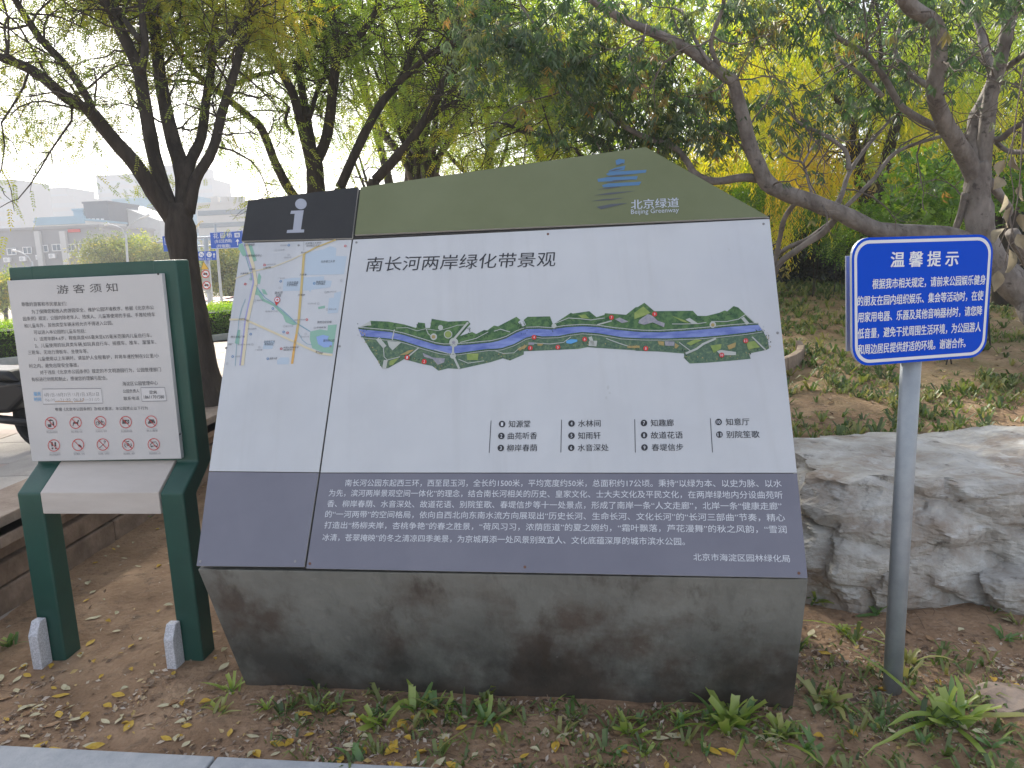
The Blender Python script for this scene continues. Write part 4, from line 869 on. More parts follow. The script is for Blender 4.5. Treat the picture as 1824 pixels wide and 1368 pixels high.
# B: second dark tree behind the board's black header
DB = 9.0; bB = at(583, 620, DB); bB.z = .3; sB = pxm(DB)
tB = thing('locust_tree', bB, 'dark many stemmed tree rising behind the black information header of the board', 'tree')
PB = []
def lB(pts, w0, w1, D=(9, 9), nm='limb', z=Z2): P, r = add_limb(tB, limb_px(z(pts), D), w0 / 2 * sB, w1 / 2 * sB, bark_dark, nm); PB.append(P)
P, r = add_limb(tB, [bB + Vector((0, 0, -.3)), at(572, 500, DB), at(566, 400, DB), at(562, 320, DB), at(560, 278, DB)], .15, .085, bark_dark, 'trunk', 14)
lB([(1590, 900), (1570, 800), (1530, 640), (1490, 480), (1430, 370), (1350, 230), (1290, 100), (1240, -20)], 18, 9, (9, 8.4))
lB([(1600, 830), (1560, 600), (1520, 330), (1560, 100), (1580, -50)], 16, 9, (9, 9.5))
lB([(1600, 830), (1660, 690), (1690, 450), (1705, 280), (1690, 100), (1660, -40)], 20, 11, (9, 9))
lB([(1570, 600), (1620, 440), (1690, 350)], 9, 7, (9, 9.4))
lB([(1710, 290), (1824, 180), (1930, 20)], 11, 8, (9, 8.6))
lB([(1560, 1060), (1480, 980), (1400, 830), (1330, 660), (1250, 580), (1080, 440), (960, 340), (850, 150), (800, 60)], 17, 7, (9, 8))
lB([(1080, 440), (940, 410), (830, 420)], 6, 4, (8.5, 8.3))
lB([(1190, 430), (1290, 385), (1400, 360), (1560, 270), (1700, 150), (1824, 60)], 8, 6, (8.8, 9.6))
lB([(1490, 680), (1450, 620), (1470, 540)], 7, 5)
P, Dr = grow(tB, PB, 21, 150, .9, 6, .5, twig_m, up=.1, droop=.1, bias=.3, tw=(.010, .003))
leaves_on(tB, P, Dr, 2, 'pinnate', .17, lf_b, 22, .10, .35, front=DB + .2)
for i, (px, py, rx, rz_, n) in enumerate(((495, 310, .35, .25, 9), (620, 140, .8, .8, 22), (470, 250, .35, .3, 8), (520, 90, .7, .6, 14), (440, 20, .8, .3, 12), (640, 280, .5, .4, 12))):
    cloud(tB, at(px, py, DB + .7), (rx, .5, rz_), int(n * .7), 16, 'pinnate', .17, lf_b, 80 + i, csize=.18)

cloud(tB, Vector((-5.1, 11.6, 6.35)), (1.9, 1.5, .8), 130, 18, 'pinnate', .26, lf_b, 62, csize=.28)  # unseen foliage clump, added above the frame to block a sun patch on soil
# C: two slanting dark stems
DC = 8.6; bC = at(640, 600, DC); bC.z = .35; sC = pxm(DC)
tC = thing('leaning_tree', bC, 'tree with two dark stems slanting up to the right behind the green header', 'tree'); PC = []
def lC(pts, w0, w1, D=(8.6, 8.6), nm='limb', z=Z3, ): P, r = add_limb(tC, limb_px(z(pts), D), w0 / 2 * sC, w1 / 2 * sC, bark_dark, nm); PC.append(P)
add_limb(tC, [bC + Vector((0, 0, -.3)), at(622, 480, DC), at(612, 390, DC), at(606, 335, DC)], .10, .062, bark_dark, 'trunk')
add_limb(tC, [bC + Vector((.1, 0, -.3)), at(642, 480, DC), at(655, 390, DC), at(668, 320, DC)], .10, .06, bark_dark, 'trunk')
lC([(15, 955), (130, 700), (230, 520), (330, 400), (400, 220), (450, 100), (480, -30)], 17, 8, (8.6, 9))
lC([(310, 420), (380, 360), (480, 270), (620, 220), (700, 215)], 11, 7, (8.6, 8.2))
lC([(195, 915), (300, 800), (400, 680), (540, 440), (610, 240), (680, 100), (750, -20)], 18, 9, (8.6, 8.2))
lC([(430, 640), (500, 580), (590, 520), (700, 500)], 9, 6)
lC([(580, 250), (640, 120), (720, 60), (800, -20)], 8, 6)
P, Dr = grow(tC, PC, 31, 150, .9, 6, .5, twig_m, up=.1, droop=.1, bias=.4, tw=(.010, .003))
leaves_on(tC, P, Dr, 1, 'pinnate', .17, lf_b, 32, .12, .35, front=DC + .2)
cloud(tC, at(740, 30, DC), (1.5, .8, .7), 26, 16, 'pinnate', .17, lf_b, 33, csize=.2)

# D: fan of thin stems
DD = 12; bD_ = at(745, 560, DD); bD_.z = .6
tD = thing('multi_stem_tree', bD_, 'fan of many thin upright stems with yellow green leaves behind the board', 'tree'); PD = []
rr = random.Random(4)
for i in range(22):
    x0 = 735 + rr.uniform(-14, 40); x1 = 735 + (i - 10) * 14 + rr.uniform(-12, 12)
    pts = [bD_ + Vector((rr.uniform(-.2, .2), rr.uniform(-.2, .2), -.3)), at(x0, 330, DD + rr.uniform(-.4, .4)), at(x0 + (x1 - x0) * .4, 230, DD + rr.uniform(-.6, .6)), at(x0 + (x1 - x0) * .7 + rr.uniform(-8, 8), 120, DD + rr.uniform(-.8, .8)), at(x1, -10, DD + rr.uniform(-1, 1))]
    P, r = add_limb(tD, pts, .052, .014, bark_dark if i % 3 else twig_g, 'stem', 7); PD.append(P)
P, Dr = grow(tD, PD, 41, 200, .9, 5, .5, twig_m, up=.5, droop=.05, bias=.3, tw=(.010, .004))
leaves_on(tD, P, Dr, 1, 'pinnate', .20, lf_b, 42, .15, .3)
# E: grey barked fruit tree on the right, its limbs reaching left over the board
DE = 4.9; bE = on_soil(1885, 640); DE = min(max(bE.y, 4.2), 5.6); sE = pxm(DE)
tE = thing('peach_tree', bE, 'grey barked tree with crooked limbs reaching left above the blue sign', 'tree'); PE = []
P = curve_pts([bE + Vector((.05, 0, -.2)), at(1868, 590, DE), at(1830, 530, DE), at(1780, 480, DE), at(1752, 430, DE), at(1743, 370, DE), at(1741, 318, DE), at(1738, 290, DE)], 28)
MB().tube(P, [np.interp(i / (len(P) - 1), [0, .3, .6, 1], [66, 54, 45, 38]) / 2 * sE for i in range(len(P))], 16, rough=.25).build('trunk', bark_grey, tE, True)
def lE(pts, w0, w1, D=0.0, D1=0.0, z=Z4, nm='limb', keep=True):
    q = z(pts) if z else pts
    P, r = add_limb(tE, limb_px(q, (DE + D, DE + D1)), w0 * .86 / 2 * sE, w1 * .86 / 2 * sE, bark_grey, nm, 12, .2)
    if keep: PE.append(P)
px = None
lE([(1752, 450), (1700, 424), (1623, 416), (1563, 410), (1500, 381), (1430, 354), (1376, 334), (1352, 298), (1335, 253), (1321, 203), (1307, 150), (1293, 137), (1254, 109), (1219, 84), (1175, 63), (1126, 42), (1074, 14), (1040, -10)], 40, 12, 0, -.5, None)
lE([(1600, 950), (1530, 800), (1480, 720), (1420, 620), (1385, 530), (1370, 440), (1392, 300), (1385, 150), (1340, 90), (1260, 45), (1180, -40)], 36, 24, 0, -.7)
lE([(1600, 860), (1575, 740), (1570, 620), (1610, 520), (1665, 390), (1625, 260), (1595, 120), (1540, 40), (1500, -30)], 30, 10, 0, .5)
lE([(1615, 860), (1635, 640), (1660, 470), (1700, 330), (1740, 150), (1780, -40)], 30, 22, 0, -.2)
lE([(1480, 690), (1600, 700), (1700, 705), (1760, 660), (1824, 620), (1900, 560)], 12, 10, .1, -.4)
lE([(1680, 720), (1740, 765), (1824, 770), (1920, 740)], 10, 9, 0, -.3)
lE([(1720, 350), (1780, 310), (1860, 250)], 13, 10, 0, -.4)
lE([(1640, 920), (1700, 990), (1750, 1060), (1730, 1110)], 20, 12, 0, .1)
lE([(1760, 1180), (1824, 1290), (1900, 1400)], 26, 30, .1, .3)
lE([(1470, 1180), (1500, 1100), (1530, 980)], 14, 16, .1, .0)
lE([(1356, 318), (1321, 316), (1272, 323), (1238, 309), (1222, 285), (1200, 262), (1144, 242), (1102, 218), (1070, 190), (1021, 172), (986, 133), (968, 70), (926, 8)], 17, 5, -.1, .3, None)
lE([(1290, 135), (1268, 90), (1270, 60), (1286, 18), (1290, -20)], 9, 6, -.3, -.6, None)
lE([(1265, 113), (1244, 82), (1230, 53), (1215, 20)], 8, 5, -.4, -.2, None)
lE([(1485, 378), (1500, 345), (1514, 305), (1549, 256), (1591, 208)], 13, 5, 0, .5, None)
lE([(1512, 302), (1505, 267), (1458, 235), (1423, 218), (1391, 179)], 10, 4, 0, .2, None)
lE([(1505, 370), (1556, 319), (1595, 272), (1665, 246), (1700, 240)], 9, 6, .1, .2, None)
lE([(1668, 228), (1609, 193), (1580, 147), (1555, 110), (1531, 88), (1489, 63), (1458, 7), (1450, -30)], 15, 6, 0, -.3, None)
lE([(1573, 172), (1528, 130), (1493, 102), (1487, 60)], 9, 6, 0, .3, None)
lE([(1656, 156), (1616, 126), (1595, 91), (1605, 40)], 12, 8, 0, .3, None)
lE([(1545, 92), (1543, 60), (1537, -10)], 6, 4, 0, -.2, None)
lE([(1489, 388), (1466, 414), (1420, 445), (1384, 475), (1375, 520)], 15, 13, .05, .4, None)
lE([(1480, 396), (1440, 425), (1400, 443), (1372, 470)], 10, 9, .1, .4, None)
lE([(1416, 362), (1397, 390), (1388, 430), (1380, 470)], 11, 9, 0, .3, None)
lE([(1448, 352), (1440, 325), (1430, 291), (1410, 285), (1390, 270)], 6, 3, 0, .1, None)
lE([(1430, 292), (1442, 270), (1458, 248)], 5, 3, 0, .3, None)
lE([(1184, 240), (1240, 190), (1262, 160)], 7, 4, .3, .6, None)
P, Dr = grow(tE, PE, 51, 120, .55, 4, .3, twig_g, up=.05, droop=.12, bias=.25, tw=(.007, .0022))
Pf = []; Df = []
for p, d in zip(P, Dr):       # leaves mostly on the upper and left shoots
    q = p - EYE; dd = q.dot(fwd); px_ = 912 + F * q.dot(RT) / dd; py_ = 684 - F * q.dot(UP) / dd
    if py_ < 330 - max(0, px_ - 1250) * .42 or rr.random() < .12: Pf.append(p); Df.append(d)
leaves_on(tE, Pf, Df, 2, 'peach', .078, lf_p, 52, .05, .5, front=DE + .12)
# leafy sprays in the upper middle: drooping shoots with clustered leaves
def spray(tree, cpx, cpy, D, rx, rz_, n, per, seed, size=.10, m_=None, kind='peach', cs=.10, ry=.45):
    cloud(tree, at(cpx, cpy, D), (rx, ry, rz_), n, per, kind, size, m_ or lf_p, seed, csize=cs, hollow=.1)
for i, (px, py, D, rx, rz_, n) in enumerate(((1000, 60, 4.7, .55, .30, 60), (900, 110, 4.9, .28, .32, 36), (1120, 120, 4.8, .5, .35, 64), (1230, 190, 4.8, .35, .25, 36), (1060, 200, 5.0, .5, .22, 44), (1180, 250, 5.1, .4, .16, 30), (1380, 40, 4.7, .5, .2, 22), (1490, 30, 4.6, .5, .18, 18), (1600, 10, 4.4, .5, .12, 14), (1740, 20, 4.3, .4, .15, 14), (1330, 240, 5.2, .3, .2, 10), (1480, 190, 5.2, .4, .2, 10), (1280, 20, 4.6, .4, .22, 16), (830, 60, 5.2, .25, .3, 22), (1640, 110, 4.9, .3, .16, 6))):
    spray(tE, px, py, D + .75, rx * 1.15, rz_ * 1.1, int(n * .55), 10, 200 + i, size=.082, cs=.075, ry=.3)
# dead pale leaves hanging at the right edge, close to the camera
dl = mat('dead_leaf', (.20, .16, .10), .7, c2=(.29, .24, .15), scale=20)
def big_leaf(L, W, curl, fold, seed):
    r_ = random.Random(seed); V = []; n = 6; prof = [0, .7, 1, .92, .6, .25, 0]
    for i in range(n + 1):
        t = i / n; w_ = W / 2 * prof[i] + .0004; b = math.sin(t * 2.6) * curl * L
        V += [(-w_, fold * w_ * 1.2 + r_.uniform(-.1, .1) * w_, -t * L), (0, b * .2, -t * L), (w_, fold * w_ * 1.2 + b + r_.uniform(-.1, .1) * w_, -t * L)]
    Fc = []
    for i in range(n):
        a = i * 3; Fc += [(a, a + 1, a + 4, a + 3), (a + 1, a + 2, a + 5, a + 4)]
    return [Vector(v) for v in V], Fc
DH = 3.1
tw_l = [[(1824, 120), (1812, 190), (1806, 240), (1800, 300), (1806, 350), (1794, 400), (1780, 440)], [(1822, 220), (1818, 300), (1812, 360), (1800, 420), (1790, 470)], [(1812, 235), (1800, 262), (1790, 300)]]
for t_ in tw_l: add_limb(tE, limb_px(t_, DH), .0028, .0016, twig_g, 'hanging_twig', 5)
for i, (px, py, L, W, a) in enumerate(((1790, 288, 36, 22, .3), (1806, 280, 30, 18, -.5), (1788, 322, 28, 22, .8), (1790, 350, 34, 16, .3), (1815, 385, 36, 20, -.3), (1802, 372, 40, 18, .1), (1790, 410, 34, 18, .6), (1812, 420, 34, 22, -.4), (1797, 448, 46, 22, .1), (1778, 486, 42, 18, .15), (1820, 330, 34, 20, -.2))):
    v, f_ = big_leaf(L * pxm(DH) * .9, W * pxm(DH) * 1.0, .25, .5, i); c_ = at(px, py - L * .1, DH)
    Rm = Matrix.Rotation(a, 3, 'Y') @ Matrix.Rotation(i * 1.3, 3, 'Z')
    obj('dead_leaf', [c_ + Rm @ q for q in v], f_, dl, tE, True)

# F, G: dark trunks further back, willow like yellow crowns
def dark_tree(px, py_base, D, limbs, label, w0=26, name='tree', zoff=None):
    b = at(px, py_base, D); b.z = gz(b.x, b.y, False) - .02
    t = thing(name, b, label, 'tree'); s_ = pxm(D); Ls = []
    for k, (pts, a, c_) in enumerate(limbs):
        q = [at(x, y, D + .12 * i * (-1) ** k) for i, (x, y) in enumerate(pts)]
        if k == 0: q = [b + Vector((0, 0, -.3))] + q
        P, r = add_limb(t, q, a * (1.35 if k == 0 else 1) / 2 * s_, c_ / 2 * s_, bark_dark, 'trunk' if k == 0 else 'limb', 12); Ls.append(P)
    return t, Ls
tF, PF = dark_tree(1552, 560, 9.5, [([(1550, 470), (1549, 414), (1543, 360), (1530, 300), (1517, 246), (1505, 190), (1490, 110), (1480, 20)], 30, 12), ([(1556, 365), (1575, 300), (1588, 250), (1603, 200), (1615, 140), (1640, 60), (1650, -30)], 22, 10), ([(1531, 290), (1560, 200), (1570, 120), (1560, 0)], 10, 6), ([(1510, 210), (1460, 130), (1420, 60)], 9, 5)], 'dark forked trunk hung with yellow willow foliage behind the blue sign', name='willow_tree')
P, Dr = grow(tF, PF, 61, 110, 1.1, 5, .6, twig_m, up=.35, droop=.3, bias=.45, tw=(.012, .004))
def yell(base): return lambda P: np.full(len(P), base)
nr = np.random.default_rng(9)
def strands(tree, boxes, D, seed, m_, size=.55, per=14):
    """hanging willow strands gathered in clusters"""
    nr = np.random.default_rng(seed); Pp = []; Tt = []
    for (x0, y0, x1, y1, n, tint) in boxes:
        for _ in range(n):
            c = np.array(at(nr.uniform(x0, x1), nr.uniform(y0, y1), D + nr.uniform(-.9, 1.6))); ti = tint + nr.normal(0, .1)
            Pp.append(c + nr.normal(0, 1, (per, 3)) * np.array([.16, .16, .12])); Tt.append(np.full(per, ti))
    Pp = np.concatenate(Pp); Tt = np.clip(np.concatenate(Tt) + nr.normal(0, .07, len(Pp)), 0, 1)
    return foliage('crown', 'willow', Pp, np.tile([[0, 1, 0]], (len(Pp), 1)), size, m_, tree, seed, Tt)
strands(tF, [(1280, -20, 1500, 90, 34, .4), (1290, 80, 1440, 170, 50, .7), (1400, 180, 1480, 300, 32, .9), (1300, 150, 1400, 260, 20, .35), (1440, 60, 1620, 160, 30, .25), (1540, 120, 1660, 250, 20, .55), (1370, 330, 1400, 400, 6, .7), (1240, 220, 1330, 300, 14, .65), (930, -20, 1250, 200, 40, .12), (1500, 260, 1540, 340, 8, .75)], 10, 62, lf_y)
strands(tF, [(1600, -40, 1824, 140, 44, .2), (1620, 150, 1824, 220, 26, .6), (1700, 60, 1900, 160, 18, .3)], 9.2, 63, lf_y)
tG, PG_ = dark_tree(1790, 560, 10.2, [([(1792, 470), (1788, 420), (1775, 350), (1768, 290), (1762, 200), (1768, 100), (1760, -20)], 34, 16), ([(1792, 440), (1806, 370), (1812, 300), (1816, 220), (1830, 120)], 26, 18)], 'dark trunk standing just behind the grey tree at the right edge', name='willow_tree')
P, Dr = grow(tG, PG_, 64, 50, 1.0, 5, .6, twig_m, up=.3, droop=.25, bias=.5, tw=(.012, .004)); leaves_on(tG, P, Dr, 2, 'sprig', .12, lf_m, 65, .12)
# H: dark curving stem just above the green header peak
tH, PH = dark_tree(1100, 500, 8.2, [([(1110, 340), (1084, 267), (1060, 250), (1039, 239), (1018, 222), (1003, 205), (996, 180), (1000, 120)], 15, 8), ([(1040, 290), (1030, 270), (1006, 262), (990, 245), (940, 238), (900, 220)], 9, 5), ([(1080, 262), (1120, 180), (1130, 90)], 8, 5)], 'thin dark curved tree just above the peak of the green header', name='small_tree')
P, Dr = grow(tH, PH, 66, 80, .9, 5, .5, twig_m, up=.25, droop=.1, bias=.3, tw=(.010, .003)); leaves_on(tH, P, Dr, 3, 'pinnate', .16, lf_m, 67, .12)

# woodland behind: single trees, each with trunk and crown
bgt = [(690, 15.5, 'sprig', lf_b, 'slender pale green tree seen between the slanting stems and the stem fan', [(640, 60, 1.4, 1.0, 14), (700, 270, .9, .5, 9)]),
 (850, 15, 'pinnate', lf_m, 'tree with feathery light green sprays left of the header peak', [(870, 220, 1.0, .7, 34), (910, 60, 1.2, .9, 34), (830, 300, .7, .3, 16)]),
 (950, 15.5, 'sprig', lf_m, 'shaded mid green tree behind the middle of the green header', [(960, 180, 1.3, 1.0, 50), (1000, 30, 1.4, .9, 44), (960, 290, 1.2, .5, 26)]),
 (1180, 15.5, 'sprig', lf_m, 'mid green tree behind the right slope of the header', [(1160, 150, 1.4, 1.2, 60), (1230, 20, 1.5, .8, 44), (1200, 300, 1.1, .6, 30)]),
 (1360, 15, 'sprig', lf_g, 'sunlit yellow green tree between board and forked dark trunk', [(1340, 200, 1.2, 1.0, 46), (1420, 60, 1.4, .9, 40), (1350, 340, .9, .5, 22)]),
 (1500, 15.8, 'sprig', lf_g, 'bright green tree standing behind the forked dark trunk', [(1500, 220, 1.3, 1.1, 46), (1560, 60, 1.5, .9, 40), (1480, 360, 1.1, .5, 22)]),
 (1680, 15, 'sprig', lf_m, 'mid green tree filling the gap left of the grey trunk', [(1660, 180, 1.3, 1.1, 50), (1700, 30, 1.4, .8, 40), (1650, 330, 1.2, .5, 22)]),
 (1850, 14.8, 'sprig', lf_g, 'yellow green tree at the right edge beyond the grey tree', [(1830, 200, 1.1, 1.0, 40), (1850, 40, 1.2, .8, 36)])]
for i, (px, D, kind, m_, lbl, cl) in enumerate(bgt):
    b = at(px, 520, D); b.z = gz(b.x, b.y, False); t = thing('woodland_tree', b, lbl, 'tree', 'trees of the wood behind the board'); rr2 = random.Random(i)
    P, r = add_limb(t, [b + Vector((0, 0, -.3)), b + Vector((rr2.uniform(-.1, .1), 0, 1.3)), b + Vector((rr2.uniform(-.4, .4), .1, 2.8)), b + Vector((rr2.uniform(-.6, .6), .2, 4.5)), b + Vector((rr2.uniform(-.9, .9), .2, 6))], .13, .05, bark_dark, 'trunk', 10)
    Pl = [P]
    for _ in range(5):
        j = rr2.randrange(5, 13); dx = rr2.uniform(-1.6, 1.6); Q, r = add_limb(t, [P[j], P[j] + Vector((dx * .5, rr2.uniform(-.4, .4), .8)), P[j] + Vector((dx, rr2.uniform(-.6, .6), 1.9))], .05, .02, bark_dark, 'limb', 7); Pl.append(Q)
    grow(t, Pl, 300 + i, 50, 1.0, 3, .5, twig_m, up=.25, droop=.1, bias=.2, tw=(.014, .005))
    for k, (cx, cy, rx, rz_, n) in enumerate(cl):
        cloud(t, at(cx, cy, D + .3 * k), (rx, .8, rz_), n, 26, kind, .17 if kind == 'sprig' else .2, m_, 320 + i * 5 + k, csize=.2)
# far mass of foliage that closes the view
nr = np.random.default_rng(77); n = 5200
P = np.column_stack([nr.uniform(-1.5, 16, n), nr.uniform(17, 22, n), np.zeros(n)]); P[:, 2] = nr.uniform(0, 1, n) ** .8 * 9 + .2
P = P[(P[:, 0] > 1.2 + nr.normal(0, .9, len(P))) | (P[:, 2] < 1.6)]
o = foliage('far_woodland', 'sprig', P, nr.normal(0, 1, P.shape), .55, lf_m, None, 78, np.clip(.45 + nr.normal(0, .2, len(P)), 0, 1)); o['kind'] = 'stuff'
# shrubs under the trees: bright compound leaves, and the dark evergreen row beneath
def shrub(name, px, py, D, rx, rz_, n, m_, kind, size, lbl, grp, seed, per=18):
    c = at(px, py, D); b = Vector((c.x, c.y, gz(c.x, c.y, False))); t = thing(name, b, lbl, 'shrub', grp); rr2 = random.Random(seed)
    for _ in range(2):
        e = c + Vector((rr2.uniform(-rx, rx) * .6, rr2.uniform(-.2, .2), rr2.uniform(-.2, rz_))); add_limb(t, [b + Vector((rr2.uniform(-.1, .1), 0, -.1)), b.lerp(e, .5) + Vector((rr2.uniform(-.15, .15), 0, .05)), e], .008, .004, bark_dark, 'stem', 6)
    cloud(t, c, (rx, .45, rz_), n, per, kind, size, m_, seed, csize=.13, hollow=.0)
for i, (px, py, D, rx, rz_, n, k_, sz, lbl) in enumerate(((1640, 330, 7.6, .45, .30, 30, 'broad', .10, 'bright yellow green shrub directly above the blue sign'), (1590, 385, 9.2, .55, .2, 26, 'pinnate', .24, 'feathery green shrub touching the top left of the blue sign'), (1700, 380, 7.4, .3, .18, 16, 'pinnate', .18, 'feathery shrub between blue sign and grey trunk'), (1440, 385, 11.5, .5, .14, 14, 'pinnate', .26, 'feathery shrub below the long grey limb'), (1495, 425, 11.3, .3, .12, 10, 'pinnate', .25, 'low feathery shrub left of the blue sign'), (1345, 350, 10.4, .3, .14, 12, 'pinnate', .26, 'fern like shrub beside the right corner of the header'), (1790, 330, 8, .4, .3, 20, 'broad', .1, 'bright shrub behind the hanging dead leaves'))):
    shrub('shrub', px, py, D, rx, rz_, n, lf_g, k_, sz, lbl, 'bright shrubs under the trees', 400 + i)
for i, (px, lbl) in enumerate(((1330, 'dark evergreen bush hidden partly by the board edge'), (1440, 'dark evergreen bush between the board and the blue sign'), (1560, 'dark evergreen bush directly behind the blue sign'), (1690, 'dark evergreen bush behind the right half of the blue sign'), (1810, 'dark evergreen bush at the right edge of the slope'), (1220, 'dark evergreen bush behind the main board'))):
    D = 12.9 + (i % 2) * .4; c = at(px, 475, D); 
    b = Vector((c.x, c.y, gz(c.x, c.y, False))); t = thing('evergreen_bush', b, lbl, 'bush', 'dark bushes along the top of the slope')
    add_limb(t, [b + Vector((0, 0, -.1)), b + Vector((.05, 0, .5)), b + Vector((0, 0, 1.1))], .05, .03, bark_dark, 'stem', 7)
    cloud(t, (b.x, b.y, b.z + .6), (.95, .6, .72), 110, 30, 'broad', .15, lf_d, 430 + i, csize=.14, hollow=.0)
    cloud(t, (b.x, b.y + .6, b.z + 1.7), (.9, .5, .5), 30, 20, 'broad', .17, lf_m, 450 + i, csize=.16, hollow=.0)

# ------------------------------------------------------------------ scooter at the left edge
wc = at(80, 744, on_z(100, 800, PZ).y + .02); wr = wc.z - PZ
sc = thing('scooter', Vector((wc.x, wc.y, PZ)), 'black scooter parked on the paving, half hidden by the green notice board', 'scooter')
blk = mat('black_plastic', (.010, .010, .011), .42, spec=.4); rub = mat('rubber', (.012, .012, .012), .85)
def lathe_ring(c, axis, r, w_, rr_=.05, k=32):
    a = axis.orthogonal().normalized(); b = axis.cross(a); mb = MB(); pts = []
    prof = [(-w_ / 2, r - rr_), (-w_ / 2, r - rr_ * .35), (-w_ * .3, r), (w_ * .3, r), (w_ / 2, r - rr_ * .35), (w_ / 2, r - rr_)]; q = len(prof)
    for i in range(k):
        t = 2 * math.pi * i / k; d = a * math.cos(t) + b * math.sin(t); pts += [c + axis * u_ + d * r2 for u_, r2 in prof]
    mb.add(pts, [(i * q + j, i * q + (j + 1) % q, ((i + 1) % k) * q + (j + 1) % q, ((i + 1) % k) * q + j) for i in range(k) for j in range(q)]); return mb
wh = lathe_ring(wc, gN, wr, .09, .06).build('wheel', rub, sc, True)
hub = MB().tube([wc - gN * .05, wc + gN * .05], .05, 16)
for i in range(5):
    t = i * 2 * math.pi / 5; hub.tube([wc, wc + gU * math.cos(t) * (wr - .05) + Vector((0, 0, 1)) * math.sin(t) * (wr - .05)], .014, 6)
hub.build('rim', mat('rim_grey', (.10, .10, .10), .5, .5), wh)
prof = [(.02, .52), (-.06, .60), (-.30, .64), (-.75, .62), (-1.0, .58), (-1.15, .95), (-1.22, .95), (-1.22, .30), (-1.0, .14), (-.62, .14), (-.50, .30), (-.32, .34), (-.16, .34), (-.08, .42)]
sb = lambda u_, z_, s_=0: wc + gU * u_ + gN * s_ + Vector((0, 0, z_ * .80 - wr))
MB().prism([sb(u_, z_, .12) for u_, z_ in prof], gN * -.24).build('body', blk, sc, bevel=.03, seg=3)
MB().prism([sb(u_, z_, .13) for u_, z_ in ((-.05, .60), (-.12, .70), (-.40, .72), (-.72, .68), (-.74, .61), (-.3, .62))], gN * -.26).build('seat', blk, sc, bevel=.03, seg=3)
MB().tube([sb(-.30, .56, .1), sb(-.05, .58, .1), sb(.12, .575, .1)], .022, 8).tube([sb(-.30, .56, -.1), sb(.12, .575, -.1)], .014, 8).tube([sb(.12, .575, .1), sb(.12, .575, -.1)], .014, 8).build('rear_rack', blk, sc, True)
MB().tube([sb(-.34, .30, .09), sb(0, .252, .09)], .03, 8).build('swing_arm', blk, sc, True)
w2 = sb(-1.30, .32); lathe_ring(w2, gN, wr, .09, .06).build('wheel', rub, sc, True)
MB().tube([w2, sb(-1.16, 1.0)], .03, 10).build('front_fork', blk, sc, True)
MB().tube([sb(-1.14, 1.02, .32), sb(-1.18, 1.06, .1), sb(-1.18, 1.06, -.1), sb(-1.14, 1.02, -.32)], .016, 10).build('handlebar', blk, sc, True)

# ------------------------------------------------------------------ hedges and kerbs along the street
def hedge(name, a, b, h, dep, zb_, m_, lbl, seed, n, size=.06):
    d = (b - a); L = d.length; d.normalize(); q = Vector((-d.y, d.x, 0)); q = q if q.y > 0 else -q
    t = thing(name, Vector((a.x, a.y, zb_)), lbl, 'hedge'); nr = np.random.default_rng(seed)
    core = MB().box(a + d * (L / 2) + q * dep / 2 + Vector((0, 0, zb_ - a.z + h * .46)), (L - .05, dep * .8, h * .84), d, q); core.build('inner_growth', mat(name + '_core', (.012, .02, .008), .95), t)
    u_ = nr.uniform(0, L, n); v_ = nr.uniform(0, dep, n); z_ = h * (1 - nr.uniform(0, 1, n) ** 2 * .95); side = nr.random(n) < .5
    v_ = np.where(side, nr.uniform(-.02, .06, n), v_); z_ = np.where(side, nr.uniform(0.05, h, n), h + nr.normal(0, .02, n))
    P = np.array(tuple(a))[None] + np.outer(u_, tuple(d)) + np.outer(v_, tuple(q)); P[:, 2] = zb_ + z_
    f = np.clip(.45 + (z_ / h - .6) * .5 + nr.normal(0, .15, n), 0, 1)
    foliage('leaves', 'sprig', P, np.column_stack([nr.normal(0, 1, n), nr.normal(0, 1, n), nr.uniform(-.2, 1, n)]), size, m_, t, seed, f)
hA = HA - hd * 6 + hn * .15; hB = HB + hd * 3 + hn * .15
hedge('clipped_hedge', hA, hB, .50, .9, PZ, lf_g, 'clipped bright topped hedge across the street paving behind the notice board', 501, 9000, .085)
kk = tag(MB().box(HA + hd * 5 + Vector((0, 0, .02)), (26, .14, .14), hd, hn).build('street_kerb', M['concrete_kerb']), kind='structure')
h2 = hA + hn * 8 - hd * 8; h3 = hB + hn * 8 + hd * 4; z2 = far_z(h2.x, h2.y)
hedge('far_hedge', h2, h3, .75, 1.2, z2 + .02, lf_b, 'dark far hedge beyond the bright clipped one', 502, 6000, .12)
tag(MB().box((h2 + h3) / 2 - hn * 1.6 + Vector((0, 0, far_z(*(((h2 + h3) / 2 - hn * 1.6).xy)) - PZ + .02)), ((h3 - h2).length, 2.2, .05), hd, hn).build('pavement_strip', mat('light_paving', (.42, .36, .32), .85, c2=(.48, .42, .38), scale=3)), kind='structure')

